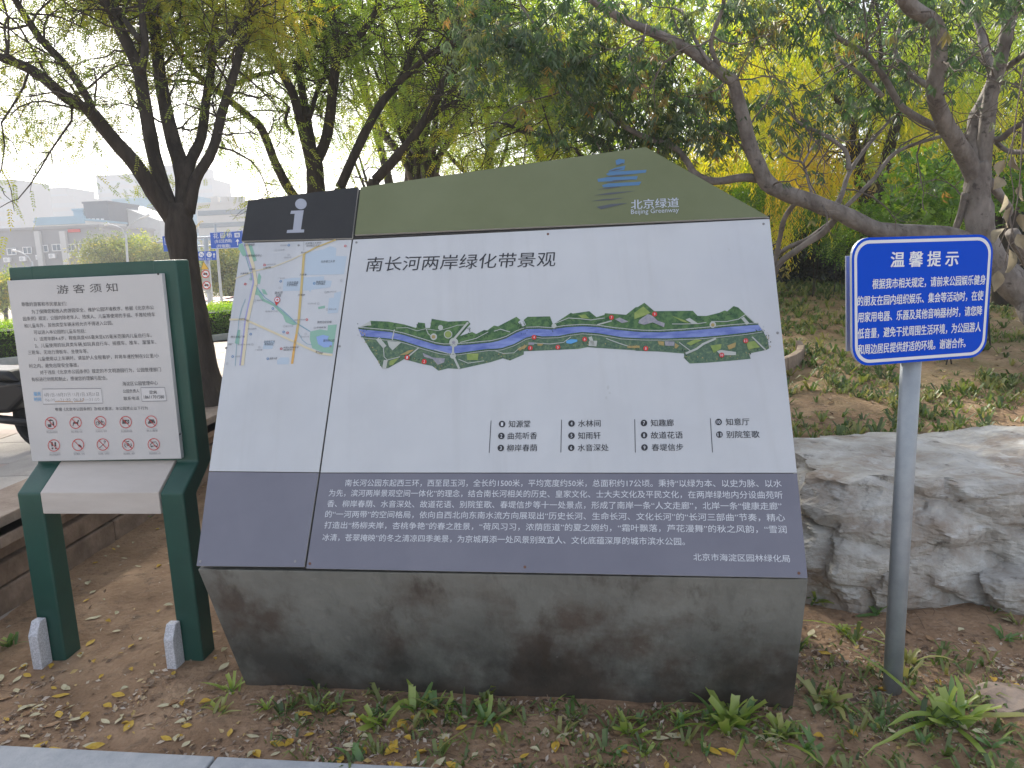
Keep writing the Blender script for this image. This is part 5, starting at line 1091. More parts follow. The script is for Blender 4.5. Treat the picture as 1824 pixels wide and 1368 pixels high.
# ------------------------------------------------------------------ street furniture
steel = mat('painted_steel', (.45, .47, .48), .5, .1, c2=(.52, .54, .55), scale=4); wht = mat('white_paint', (.72, .72, .72), .5)
ink('street', (.75, .77, .80)); ink('hyellow', (.75, .45, .03)); ink('sblue', (.01, .09, .50)); ink('plate2', (.5, .5, .48)); ink('ringred', (.55, .06, .05)); ink('inkd', (.03, .03, .03))
names.update({'street': 'lettering', 'inkd': 'symbol', 'ringred': 'ring'})
ZR = -1.1
fU = Vector((1, 0, 0)); fN = Vector((0, -1, 0)); fV = Vector((0, 0, 1))
def flat(D):
    return lambda px, py, n=0.0: at(px, py, D - n)
def signbox(parent, pts, D, mt, nm='sign_panel', th=.06):
    q = [at(x, y, D) for x, y in pts]; return MB().prism(q, Vector((0, th, 0))).build(nm, mt, parent)
def pole_px(parent, pts, D, w0, w1, nm='pole', mt=None, k=10):
    P = [at(x, y, D) for x, y in pts]; s_ = pxm(D); n = len(P)
    MB().tube(P, [(w0 + (w1 - w0) * i / (n - 1)) / 2 * s_ for i in range(n)], k).build(nm, mt or steel, parent, True)
DS = 26
gt = thing('road_sign_gantry', at(378, 570, DS), 'grey road pole with arms carrying blue direction signs in Chinese', 'road sign')
gb = at(379, 572, DS); 
MB().tube([Vector((gb.x, gb.y, ZR)), at(375, 540, DS), at(366, 424, DS)], [.13, .10, .075], 12).build('pole', steel, gt, True)
pole_px(gt, [(280, 432), (320, 426), (366, 423), (400, 420), (440, 418)], DS + .15, 4, 4, 'arm'); pole_px(gt, [(300, 444), (366, 438), (440, 433)], DS + .15, 3, 3, 'arm')
signbox(gt, [(376, 443.5), (431, 441.5), (431, 410.5), (374, 414)], DS, INK['sblue']); signbox(gt, [(292, 448), (345, 446), (343, 418), (289, 421)], DS, INK['sblue']); signbox(gt, [(344, 464.5), (385, 463), (384, 447), (342, 448.5)], DS - .2, INK['sblue'])
PX = Print(flat(DS), fU, fV, fN, gt, .004)
PX.text('street', "花 园 桥", 380, 420.5, 413, 418.5, 9, .012); PX.text('street', "(车公庄西路)", 382.5, 430, 413, 428.5, 6, .012); PX.text('street', "(玲珑路)", 386, 438.5, 410, 437.5, 6, .012)
PX.poly('street', [(418, 423), (427, 422.6), (427, 414.4), (417.5, 415)], 0); PX.text('sblue', "南", 419.5, 419, 425.5, 418.7, 6, .015, lay=3)
PX.poly('street', [(422.5, 437), (424, 437), (424, 430), (426.5, 430), (423, 425.4), (419.5, 430.3), (422.3, 430.2)]); PX.text('street', "东", 295, 430, 303, 429.7, 9, .015); PX.line('street', [(293, 424), (304, 423.4), (305, 435), (294, 436)], .8, 2, True); PX.text('street', "阜石路", 308, 431, 338, 430, 7, .01)
PX.line('street', [(376, 443), (430, 441)], .7, 2); PX.line('street', [(374.8, 414.5), (430, 411.2)], .7, 2)
PX.build(names, INK)
PX = Print(flat(DS - .2), fU, fV, fN, gt, .004)
for x, s_ in ((358.5, "36"), (372.5, "37")): PX.circle('street', x, 453.3, 4.6); PX.text('sblue', s_, x - 3, 453.4, x + 3, 453.2, 5, .01, lay=3); PX.text('street', "出口", x - 4, 461, x + 4, 460.7, 3.6, .01)
PX.line('street', [(365, 448), (365.6, 464)], .5); PX.poly('street', [(380.5, 459), (382, 459), (382, 453.6), (383.6, 453.6), (381.2, 450.4), (379, 453.8), (380.5, 453.7)]); PX.poly('street', [(349, 457), (350.4, 458), (352.2, 460), (351, 461), (348, 458), (346.6, 459), (346.4, 455), (350, 455.2)]); PX.build(names, INK)
ws = thing('warning_sign', at(370, 560, DS - 1), 'yellow triangle above two round no entry style signs on a pale plate', 'road sign')
pole_px(ws, [(370, 470), (374, 520), (378, 570)], DS - .95, 5, 5.5); signbox(ws, [(366, 523), (376, 522.5), (375, 518), (365, 518.5)], DS - 1.1, INK['plate2'], th=.03)
signbox(ws, [(358, 480), (371.5, 479.5), (362.5, 466)], DS - 1.1, INK['hyellow'], 'warning_panel', .03); signbox(ws, [(361, 518), (376, 517.5), (373, 480), (359.5, 480.5)], DS - 1.05, INK['plate2'], 'backing_plate', .03)
PX = Print(flat(DS - 1.1), fU, fV, fN, ws, .01); PX.line('inkd', [(358, 480), (371.5, 479.5), (362.5, 466)], .9, 2, True)
for x, y in ((366, 488), (368, 508)): PX.circle('street', x, y, 7.2, 0); PX.ring('ringred', x, y, 6.6, 1.8, 1); PX.poly('inkd', [(x - 4, y + 2), (x - 4, y - 1), (x - 1, y - 2.4), (x + 3, y - 2), (x + 4, y + 1.6)], 2); PX.line('ringred', [(x - 4.6, y - 4.6), (x + 4.6, y + 4.6)], 1.2, 3)
PX.build(names, INK)
tp = thing('slim_pole', at(396, 565, 27), 'slim pale street pole right of the direction signs', 'pole'); pb_ = at(397, 572, 27); MB().tube([Vector((pb_.x, pb_.y, ZR)), at(397, 560, 27), at(387, 445, 27), at(383, 400, 27)], [.06, .055, .045, .04], 8).build('pole', steel, tp, True); MB().box(Vector((pb_.x, pb_.y, ZR + .1)), (.3, .3, .2)).build('base', steel, tp, bevel=.03)
lp = thing('street_lamp', at(228, 560, 45), 'twin armed pale street lamp above the green notice board', 'street lamp')
pole_px(lp, [(232, 560), (228, 480), (224.5, 420), (222.5, 412)], 45, 5, 3); pole_px(lp, [(223, 418), (218, 408), (206, 402), (192, 400)], 45, 2.2, 1.6, 'arm'); pole_px(lp, [(223, 418), (228, 404), (240, 394), (252, 388)], 45, 2.2, 1.6, 'arm')
for a, b, c_ in (((186, 400.5), (194, 399), 0), ((250, 389), (266, 382.5), 1)): pole_px(lp, [a, b], 45, 3, 4.5, 'lamp_head', wht)
lp2 = thing('street_lamp', at(60, 560, 38), 'curved arm street lamp in front of the grey building', 'street lamp'); pole_px(lp2, [(64, 560), (60, 500), (57, 466)], 38, 4, 3); pole_px(lp2, [(57, 468), (50, 457), (36, 449), (26, 446)], 38, 2.4, 1.8, 'arm'); pole_px(lp2, [(22, 446), (31, 447.5)], 38, 4, 4, 'lamp_head', wht)

# railing
rl = thing('road_railing', at(380, 570, 24.5), 'white metal railing between the hedge and the parked cars', 'railing'); ra = at(330, 585, 24.5); rb = at(450, 577, 24.5); ra.z = rb.z = -.75
L = (rb - ra).length; d = (rb - ra).normalized(); st = MB()
for i in range(int(L / .14)): st.box(ra + d * (i * .14) + Vector((0, 0, .45)), (.03, .03, .85))
st.build('pickets', wht, rl)['kind'] = 'stuff'
for z in (.05, .86): MB().box((ra + rb) / 2 + Vector((0, 0, z)), (L, .05, .06), d, Vector((-d.y, d.x, 0))).build('rail', wht, rl)
for i in range(3): MB().box(ra + d * (i * L / 2) + Vector((0, 0, .3)), (.08, .08, 1.25)).build('post', wht, rl)

# cars
def car(pos, rot, body_m, lbl, first=None):
    t = thing('car', pos, lbl, 'car', 'cars parked beyond the railing'); Rz = Matrix.Rotation(rot, 3, 'Z')
    def W(u_, v_, z_): return pos + Rz @ Vector((u_, v_, z_))
    prof = [(-2.15, .35), (-2.2, .62), (-2.1, .86), (-1.75, .93), (1.1, .95), (1.95, .84), (2.18, .66), (2.2, .36), (1.75, .24), (-1.8, .24)]
    MB().prism([W(u_, -.86, z_) for u_, z_ in prof], Rz @ Vector((0, 1.72, 0))).build('body', body_m, t, bevel=.06, seg=3)
    g_ = [(-1.75, .93), (-1.15, 1.38), (-.2, 1.46), (.45, 1.40), (1.2, .95)]
    MB().prism([W(u_, -.72, z_) for u_, z_ in g_], Rz @ Vector((0, 1.44, 0))).build('cabin_glass', carglass, t, bevel=.03)
    MB().prism([W(u_, -.70, z_) for u_, z_ in ((-1.15, 1.375), (-.2, 1.465), (.42, 1.41), (.35, 1.44), (-.2, 1.50), (-1.1, 1.42))], Rz @ Vector((0, 1.40, 0))).build('roof', body_m, t, bevel=.02)
    for u_ in (-1.35, 1.38):
        for v_ in (-.80, .80):
            w_ = lathe_ring(W(u_, v_, .31), (Rz @ Vector((0, 1, 0))), .31, .2, .12, 20).build('wheel', rub, t, True); MB().tube([W(u_, v_ - .08, .31), W(u_, v_ + .08, .31)], .19, 14).build('rim', steel, w_)
    for v_ in (-.62, .62):
        MB().box(W(2.14, v_, .66), (.12, .32, .13), Rz @ Vector((1, 0, 0)), Rz @ Vector((0, 1, 0))).build('headlight', wht, t, bevel=.02); MB().box(W(-2.14, v_, .72), (.1, .3, .15), Rz @ Vector((1, 0, 0)), Rz @ Vector((0, 1, 0))).build('tail_light', INK['ringred'], t, bevel=.02)
    return t
carglass = mat('car_glass', (.02, .025, .03), .1, spec=.6)
cw = mat('car_white', (.72, .72, .72), .3, coat=.5); ct_ = mat('car_tan', (.42, .30, .20), .3, coat=.5); cr_ = mat('car_red', (.45, .16, .14), .35, coat=.5)
for px, D, m_, lbl, rt_ in ((330, 31, cw, 'white car left of the sign pole', .15), (372, 29.0, ct_, 'tan car parked right behind the sign pole', 1.35), (420, 31.5, cw, 'white car half hidden by the map panel edge', .1), (402, 35, cr_, 'dull red car behind the slim pole', 1.2)):
    c = at(px, 560, D); c.z = ZR; car(c, rt_, m_, lbl)

# ------------------------------------------------------------------ buildings in the haze
def wallm(n_, c, c2=None): return mat(n_, c, .85, c2=c2 or tuple(x * 1.12 for x in c), scale=.35)
b_grey = wallm('render_grey', (.26, .26, .27)); b_light = wallm('render_light', (.48, .48, .47)); b_dark = wallm('cladding_dark', (.10, .11, .13)); b_blue = wallm('roof_blue', (.20, .33, .42)); b_tow = wallm('tower_wall', (.12, .12, .13)); winm = mat('window_glass', (.12, .16, .20), .15, spec=.6); b_cream = wallm('render_cream', (.50, .48, .45))
def block(px0, px1, pyt, D, dep, mt, lbl, wins=None, name='building', roof=None, t=None, cat='building', pytr=None):
    a = at(px0, pyt, D); b = at(px1, pytr if pytr else pyt, D); zt_ = (a.z + b.z) / 2; x0, x1 = a.x, b.x
    if t is None: t = thing(name, Vector(((x0 + x1) / 2, D, ZR)), lbl, cat)
    MB().box(((x0 + x1) / 2, D + dep / 2, (zt_ + ZR) / 2), (x1 - x0, dep, zt_ - ZR)).build('wall', mt, t)
    MB().box(((x0 + x1) / 2, D + dep / 2, zt_ + .15), (x1 - x0 + .3, dep + .3, .3)).build('roof_edge' if roof is None else 'roof', roof or mt, t)
    if wins:
        nc, nrw, ww, wh_, ztop, dz = wins
        for r_ in range(nrw):
            for c_ in range(nc):
                x = x0 + (x1 - x0) * (c_ + .5) / nc; z = zt_ - ztop - r_ * dz
                if z < ZR + 1: continue
                key = (round(ww, 2), round(wh_, 2))
                if key not in wmesh:
                    o_ = MB().box((0, 0, 0), (ww, .12, wh_)).build('window', winm); f_ = MB().box((0, -.08, 0), (.08, .06, wh_)).box((0, -.08, wh_ / 2), (ww + .1, .08, .1)).box((0, -.08, -wh_ / 2), (ww + .1, .08, .1)).box((-ww / 2, -.08, 0), (.1, .08, wh_)).box((ww / 2, -.08, 0), (.1, .08, wh_)).build('frame', wht)
                    wmesh[key] = (o_.data, f_.data); bpy.data.objects.remove(o_); bpy.data.objects.remove(f_)
                w_ = bpy.data.objects.new('window', wmesh[key][0]); C.objects.link(w_); w_.parent = t; w_.location = Vector((x, D - .02, z)) - t.location
                if D < 100:
                    f_ = bpy.data.objects.new('frame', wmesh[key][1]); C.objects.link(f_); f_.parent = w_
    return t, x0, x1, zt_
wmesh = {}
t, x0, x1, zt_ = block(-60, 176, 414, 90, 14, b_grey, 'long low grey building with windows and air conditioners at the far left', None, pytr=405)
for px, py in ((-8, 446), (22, 448), (50, 446), (79, 443), (102, 441), (128, 441), (149, 439), (170, 437)):
    c = at(px, py, 90); o_ = MB().box(c + Vector((0, -.03, 0)), (.95, .14, .75)).build('window', winm, t); MB().box(c + Vector((0, -.13, 0)), (.05, .06, .75)).box(c + Vector((0, -.13, .37)), (1.05, .08, .09)).box(c + Vector((0, -.13, -.37)), (1.05, .08, .09)).box(c + Vector((-.5, -.13, 0)), (.09, .08, .8)).box(c + Vector((.5, -.13, 0)), (.09, .08, .8)).build('frame', wht, o_)
    c = at(px - 6, py + 15, 90); ac = MB().box(c + Vector((0, -.25, 0)), (.75, .4, .55)).build('air_conditioner', wht, t, bevel=.03); MB().tube([c + Vector((-.08, -.44, 0)), c + Vector((-.08, -.47, 0))], .2, 16).build('fan_grille', steel, ac)
for r_ in range(1, 3):
    for px, py in ((-8, 446), (22, 448), (50, 446), (79, 443), (102, 441), (128, 441), (149, 439)):
        c = at(px + r_ * 2, py + r_ * 44, 90); MB().box(c + Vector((0, -.03, 0)), (.95, .14, .75)).build('window', winm, t)
for a_, b_ in ((59, 68), (104, 114)):
    p = at(a_, 412, 89.4); q = at(b_, 412, 89.4); MB().box(((p.x + q.x) / 2, 89.7, (p.z + ZR) / 2), (q.x - p.x, .5, p.z - ZR)).build('pier', b_light, t)
c = at(132, 411, 89.9); MB().box(c, (1.4, .1, .35)).build('roof_sign', INK['ringred'], t)
t, *_ = block(62, 152, 395, 112, 12, b_light, 'long shed with pale blue roof behind the grey building', roof=b_blue)
p = at(63, 388, 112); q = at(152, 398, 112); MB().box(((p.x + q.x) / 2, 112, (p.z + q.z) / 2), (q.x - p.x, .6, p.z - q.z)).build('fascia', b_blue, t)
t, x0, x1, zt_ = block(148, 191, 362, 120, 10, b_dark, 'dark cube building with tall pale windows above the notice board')
for px in (160, 168, 176, 184): c = at(px, 401, 120); MB().box(c + Vector((0, -.05, 0)), (.45, .12, 2.0)).build('window', wht, t)
c = at(172, 398, 119.9); MB().box(c, (2.5, .1, .12)).build('mullion', wht, t)
block(130, 148, 375, 121, 8, b_blue, 'narrow blue grey stair block beside the dark cube building')
a_ = [at(192, 362, 126), at(284, 396, 126)]; t = thing('building', Vector((a_[0].x, 126, ZR)), 'pale blank walled building with roof sloping down to the right', 'building')
MB().prism([Vector((a_[0].x, 126, ZR)), Vector((a_[1].x, 126, ZR)), a_[1], a_[0]], (0, 12, 0)).build('wall', b_light, t)
MB().prism([a_[0] + Vector((0, -.1, 0)), a_[1] + Vector((0, -.1, 0)), a_[1] + Vector((0, -.1, .3)), a_[0] + Vector((0, -.1, .3))], (0, 12.2, 0)).build('roof', b_light, t)
block(200, 345, 354, 160, 20, b_blue, 'wide hall with faint blue roof band behind the dark tree', (14, 2, 3, 1.6, 2.4, 4))
t, x0, x1, zt_ = block(348, 470, 362, 135, 16, b_cream, 'long pale building with rows of window bands beside the direction sign', None)
for k in range(4):
    z = zt_ - 1.5 - k * 2.1; MB().box(((x0 + x1) / 2, 135 - .05, z), (x1 - x0 - .6, .2, .8)).build('window_band', winm if k != 2 else b_blue, t)
for px in (384, 402, 417, 430): c = at(px, 358, 136); MB().box(c, (1.2, 1.2, 1.4)).build('roof_vent', b_cream, t)
block(-20, 24, 322, 260, 20, b_tow, 'tall hazy tower at the far left edge of the street view', (5, 11, 2, 1.6, 3, 3.1), 'tower_block')
block(30, 132, 352, 290, 20, b_tow, 'broad hazy apartment slab beside the left tower', (12, 9, 2, 1.6, 3, 3.1), 'tower_block')
block(72, 118, 336, 300, 20, b_tow, 'stepped higher part rising behind the broad slab', (6, 10, 2, 1.6, 3, 3.1), 'tower_block')
block(170, 262, 312, 320, 22, b_tow, 'large hazy tower behind the drooping yellow leaves', (10, 14, 2, 1.6, 3, 3.1), 'tower_block')
block(262, 345, 296, 330, 22, b_tow, 'tallest hazy tower hidden behind the dark forked trunk', (9, 15, 2, 1.6, 3, 3.1), 'tower_block')
block(345, 376, 320, 320, 22, b_tow, 'narrow hazy tower just right of the dark trunk', (4, 13, 2, 1.6, 3, 3.1), 'tower_block')
# street trees far off
for i, (px, py, D, rx, rz_, lbl, m_) in enumerate(((190, 450, 55, 2.0, 1.3, 'round yellow green street tree left of the lamp', lf_s), (238, 452, 56, 1.9, 1.3, 'orange tinged street tree right of the lamp', lf_a), (278, 458, 54, 1.8, 1.1, 'pale street tree just left of the dark trunk', lf_s), (402, 490, 40, 1.7, 1.5, 'pale green street tree below the direction sign', lf_s), (440, 495, 41, 1.8, 1.5, 'pale street tree next to the map panel edge', lf_s), (2, 520, 42, 1.2, .9, 'small street tree at the left picture edge', lf_a))):
    c = at(px, py, D); b = Vector((c.x, c.y, ZR)); t = thing('street_tree', b, lbl, 'tree', 'trees along the far street')
    P, r = add_limb(t, [b, b.lerp(c, .6) + Vector((.1, 0, 0)), c + Vector((0, 0, .6))], .13, .05, bark_dark, 'trunk', 8)
    for dx in (-1, 1): add_limb(t, [P[4], c + Vector((dx * rx * .3, 0, -.2)), c + Vector((dx * rx * .55, 0, .6))], .06, .02, bark_dark, 'limb', 6)
    cloud(t, c, (rx, rx * .8, rz_), 60, 26, 'sprig', .45, m_, 600 + i, csize=.4, hollow=0)
# ------------------------------------------------------------------ plants, fallen leaves, litter
def free(p):
    """on open soil, not under the board's base or the ledge"""
    if ledge_side(p.x, p.y) > -.02 or kerb_side(p.x, p.y) < .02: return False
    f = FLb; 
    if FL.x - .02 < p.x < FR.x + .02 and FL.y + (p.x - FL.x) / (FR.x - FL.x) * (FR.y - FL.y) - .02 < p.y < YB: return False
    return True
lfm = {}
for nm, a, b in (('yellow', (.50, .30, .03), (.62, .42, .07)), ('pale', (.52, .46, .28), (.62, .56, .38)), ('brown', (.30, .16, .08), (.42, .27, .15))):
    lfm[nm] = mat('fallen_' + nm, a, .6, c2=b, scale=60, spec=.3)
blade_m = [leafmat('blade_%d' % i, c, .35, .4, .06) for i, c in enumerate(([(.16, .25, .03), (.27, .37, .06), (.42, .48, .13)], [(.08, .17, .04), (.13, .24, .06), (.20, .30, .09)], [(.25, .27, .07), (.36, .36, .12), (.40, .34, .12)]))]
def leaf_mesh(L, W, cup, seed, m_):
    r_ = random.Random(seed); V = []; n = 6; prof = [.05, .55, .9, 1, .85, .5, .02]
    for i in range(n + 1):
        t = i / n; w_ = W / 2 * prof[i]; z = cup * math.sin(t * math.pi) * -.3 + r_.uniform(-.04, .04)
        V += [((t - .5) * L, -w_, (cup * .8 * prof[i] + z) * W), ((t - .5) * L, 0, z * W), ((t - .5) * L, w_, (cup * .6 * prof[i] + z) * W)]
    zmin = min(v[2] for v in V); V = [(a, b, c - zmin) for a, b, c in V]
    Fc = []
    for i in range(n): a = i * 3; Fc += [(a, a + 3, a + 4, a + 1), (a + 1, a + 4, a + 5, a + 2)]
    me = bpy.data.meshes.new('fallen_leaf'); me.from_pydata(V, [], Fc); me.materials.append(m_); me.polygons.foreach_set('use_smooth', [True] * len(Fc)); return me
LM = {k: [leaf_mesh(L, W, c, i, lfm[k]) for i, (L, W, c) in enumerate(((.042, .019, .25), (.036, .02, .5), (.05, .02, .1), (.030, .017, .8)))] for k in lfm}
rr = random.Random(33); regions = [((0, 1180, 380, 1335), 62, ['yellow', 'pale', 'pale', 'yellow', 'brown']), ((110, 930, 360, 1170), 44, ['yellow', 'pale', 'pale']), ((380, 1270, 900, 1368), 66, ['yellow', 'yellow', 'brown', 'pale']),
 ((900, 1285, 1420, 1368), 34, ['yellow', 'pale', 'brown']), ((1430, 1060, 1824, 1368), 30, ['yellow', 'pale', 'pale', 'brown']), ((360, 1050, 440, 1210), 12, ['pale', 'yellow'])]
marks = [(20, 1210, 'beside the dark weed in the left corner'), (75, 1190, 'in front of the left granite foot block'), (190, 1200, 'midway between the two granite foot blocks'), (310, 1215, 'in front of the right granite foot block'), (30, 1300, 'near the left end of the kerb'), (150, 1310, 'near the kerb below the left notice board leg'), (260, 1300, 'near the kerb below the right notice board leg'), (370, 1300, 'near the kerb below the limp pale tuft'),
 (150, 1080, 'just right of the left notice board leg'), (220, 1000, 'on the slope under the notice board shelf'), (270, 1110, 'just left of the right notice board leg'), (300, 960, 'at the foot of the sandstone ledge behind the shelf'), (190, 1140, 'on bare soil between the notice board legs'), (385, 1100, 'in the gap beside the stained base'), (400, 1190, 'at the left foot of the stained base'),
 (450, 1290, 'between the leafy tuft and the kerb'), (540, 1300, 'below the long leaved small tuft'), (560, 1345, 'at the right end of the visible kerb'), (640, 1300, 'left of the broad cut leaved tuft'), (700, 1335, 'below the broad cut leaved tuft'), (760, 1310, 'below the short cut tuft'), (830, 1330, 'below the flat lying dark tuft'), (890, 1310, 'right of the flat lying dark tuft'), (960, 1340, 'below the thin yellowish tuft'), (1050, 1320, 'between yellowish and light green tufts'),
 (1130, 1345, 'beside the little green sprout'), (1230, 1330, 'left of the largest bright green tuft'), (1340, 1340, 'below the largest bright green tuft'), (1400, 1345, 'below the right corner of the base'), (1480, 1180, 'between the stained base and the pole'), (1500, 1290, 'in front of the yellow green tuft'), (1590, 1270, 'just in front of the pole foot'), (1660, 1150, 'between pole and boulder'), (1760, 1180, 'below the overhanging boulder'), (1700, 1240, 'above the big green rosette'), (1620, 1330, 'left below the big green rosette'), (1780, 1300, 'right of the big green rosette')]
soilnrm = lambda x, y: Vector((gz(x - .02, y) - gz(x + .02, y), gz(x, y - .02) - gz(x, y + .02), .04)).normalized()
for (x0, y0, x1, y1), n, cols in regions:
    k = 0; tries = 0
    while k < n and tries < n * 20:
        tries += 1; qx, qy = rr.uniform(x0, x1), rr.uniform(y0, y1); p = on_soil(qx, qy)
        if not free(p): continue
        c = rr.choice(cols); me = rr.choice(LM[c]); o = bpy.data.objects.new('fallen_leaf', me); C.objects.link(o)
        nn = soilnrm(p.x, p.y); q = nn.to_track_quat('Z', 'Y'); o.rotation_mode = 'QUATERNION'
        from mathutils import Quaternion
        o.rotation_quaternion = q @ Quaternion((0, 0, 1), rr.uniform(0, 6.28)) @ Quaternion((1, 0, 0), rr.gauss(0, .16)); s_ = rr.uniform(.7, 1.5) if p.y < 4 else .9
        o.scale = (s_, s_, s_); o.location = Vector((p.x, p.y, soil_z(p.x, p.y) + .004))
        cn = {'yellow': 'bright yellow', 'pale': 'pale cream', 'brown': 'reddish brown'}[c]; mk = min(marks, key=lambda q_: (q_[0] - qx) ** 2 + 2 * (q_[1] - qy) ** 2)[2]
        tag(o, cn + ' fallen leaf ' + mk, 'leaf', cn + ' fallen leaves ' + mk); k += 1
# strap leaved plants
def blade(L, W, arc, cut, seed, m_, twist=.0):
    r_ = random.Random(seed); n = 7; V = []
    x = 0; z = 0; ang = arc[0]
    for i in range(n + 1):
        t = i / n; w_ = W / 2 * (min(1, .55 + t * 2.0)) * (1 if cut else max(.03, 1 - t ** 3.2)); sw = math.sin(t * 2) * .02 * L * r_.uniform(-1, 1); j = (r_.uniform(-.5, .5) * .012 if cut and i == n else 0)
        V += [(x, -w_ + sw, z), (x + j * .4, sw, z - w_ * .35), (x + j, w_ + sw, z)]
        ang += (arc[1] - arc[0]) / n; x += math.cos(ang) * L / n; z += math.sin(ang) * L / n
    Fc = []
    for i in range(n): a = i * 3; Fc += [(a, a + 3, a + 4, a + 1), (a + 1, a + 4, a + 5, a + 2)]
    me = bpy.data.meshes.new('leaf'); me.from_pydata(V, [], Fc); me.materials.append(m_); me.polygons.foreach_set('use_smooth', [True] * len(Fc))
    a_ = me.attributes.new('tint', 'FLOAT', 'POINT'); a_.data.foreach_set('value', np.repeat(np.linspace(r_.uniform(.0, .3), r_.uniform(.5, 1), n + 1), 3).astype(np.float32)); return me
BL = [[blade(L, W, arc, cut, i * 10 + j, blade_m[i]) for j, (L, W, arc, cut) in enumerate(((.11, .036, (1.3, .75), True), (.14, .034, (1.15, .5), True), (.16, .028, (1.0, -.1), False), (.09, .040, (1.2, .6), True), (.24, .028, (.75, -.5), False), (.36, .030, (.45, -.25), False)))] for i in range(3)]
tufts = [(412, 1232, 1.0, 8, 0, 'leafy green tuft at the left foot of the stained base', 1), (390, 1268, .8, 7, 2, 'pale limp tuft just left of the stained base'), (575, 1262, .7, 5, 0, 'small tuft with long leaves lying below the base'), (672, 1292, 1.2, 8, 0, 'broad cut leaved tuft below the base, second from left'), (748, 1262, 1.1, 8, 0, 'short cut tuft touching the base foot'), (797, 1268, .8, 6, 0, 'tiny cut tuft right of the short cut one'), (868, 1286, 1.0, 8, 1, 'dark green tuft with leaves lying flat below the base centre'), (1000, 1308, .7, 6, 2, 'thin yellowish tuft below the base centre right'), (1120, 1308, .9, 8, 0, 'light green tuft below the gold stain of the base'), (1212, 1300, .8, 7, 1, 'small dark tuft left of the brightest one'), (1300, 1292, 1.6, 15, 0, 'largest bright green tuft at the right foot of the base'), (1392, 1312, 1.2, 10, 0, 'green tuft at the right corner of the base'), (1475, 1252, 1.2, 12, 2, 'yellow green tuft between the base corner and the pole'), (1560, 1298, .8, 7, 1, 'small tuft with a wide leaf lying on soil before the pole'), (1688, 1282, 1.7, 18, 0, 'big rosette of green straps right of the pole foot'), (1622, 1182, 1.0, 8, 2, 'small yellow tuft right of the pole'), (1535, 1042, 1.3, 12, 0, 'upright tuft under the left end of the boulder'), (1452, 985, 1.2, 9, 0, 'tuft hugging the right edge of the text panel'), (1448, 1075, 1.0, 9, 0, 'tuft beside the right edge of the base'), (1500, 1125, .9, 7, 0, 'floppy tuft halfway between base and pole'), (1560, 1095, .9, 6, 1, 'flat lying tuft just left of the pole'), (1790, 1140, .9, 7, 1, 'thin tuft under the boulder at the right edge'), (1640, 1325, .8, 6, 1, 'low tuft below the big rosette'), (1765, 1330, .9, 7, 1, 'low tuft in the bottom right corner'), (1255, 1340, .6, 5, 1, 'tiny tuft near the bottom edge right of centre'), (1095, 1345, .7, 5, 1, 'tiny sprout near the bottom edge at centre'), (1150, 1345, .6, 5, 0, 'little green sprout beside the bottom edge'), (640, 1345, .9, 4, 1, 'dark curved strap leaves near the kerb'), (20, 1150, 1.0, 7, 1, 'dark green weed left of the granite foot block'), (250, 925, .9, 7, 1, 'dark weed under the notice board shelf'), (1425, 1150, .9, 8, 0, 'tuft leaning on the lower right edge of the base'), (1610, 760, .9, 8, 1, 'grey green weed behind the boulder beside the pole'), (1440, 1335, .8, 7, 1, 'grassy tuft near the bottom edge left of the pole')]
for i_, px_ in enumerate(range(470, 1400, 62)):
    side_ = ('leafy tuft', 'limp sprout', 'short green sprout')[i_ % 3]; tufts.append((px_ + rr.uniform(-18, 18), 1246 + (px_ - 450) * .032 + rr.uniform(4, 22), rr.uniform(.5, .95), rr.randrange(5, 9), i_ % 2, 'small %s against the foot of the base, %s along it from the left' % (side_, ('first', 'second', 'third', 'fourth', 'fifth', 'sixth', 'seventh', 'eighth', 'ninth', 'tenth', 'eleventh', 'twelfth', 'thirteenth', 'fourteenth', 'fifteenth')[i_])))
for i, tf in enumerate(tufts):
    px, py, s_, n, mi, lbl = tf[:6]; p = on_soil(px, py); p.z = soil_z(p.x, p.y) - .004; s_ *= .72; n = int(n * 1.9)
    dn = p.y / 2.6
    t = thing('strap_leaf_plant', p, lbl, 'plant', 'strap leaved plants around the sign bases'); t.rotation_euler = (0, 0, rr.uniform(0, 6.28))
    for k in range(n):
        mj = mi if rr.random() < .75 else rr.randrange(3); me = BL[mj][rr.choice([0, 1, 2, 3, 0, 1, 3, 2] if k % 5 else [5, 4, 2])]; o = bpy.data.objects.new('leaf', me); C.objects.link(o); o.parent = t
        a = k / n * 6.28 + rr.uniform(-1.1, 1.1); o.rotation_euler = (rr.uniform(-.35, .35), rr.uniform(-.35, .25), a); q = s_ * rr.uniform(.45, 1.1); o.scale = (q, q * rr.uniform(.5, 1.05), q * rr.uniform(.7, 1.1)); ja = rr.uniform(0, 6.28); jr = rr.uniform(0, .045) * s_; o.location = (math.cos(ja) * jr, math.sin(ja) * jr, rr.uniform(-.004, .004))

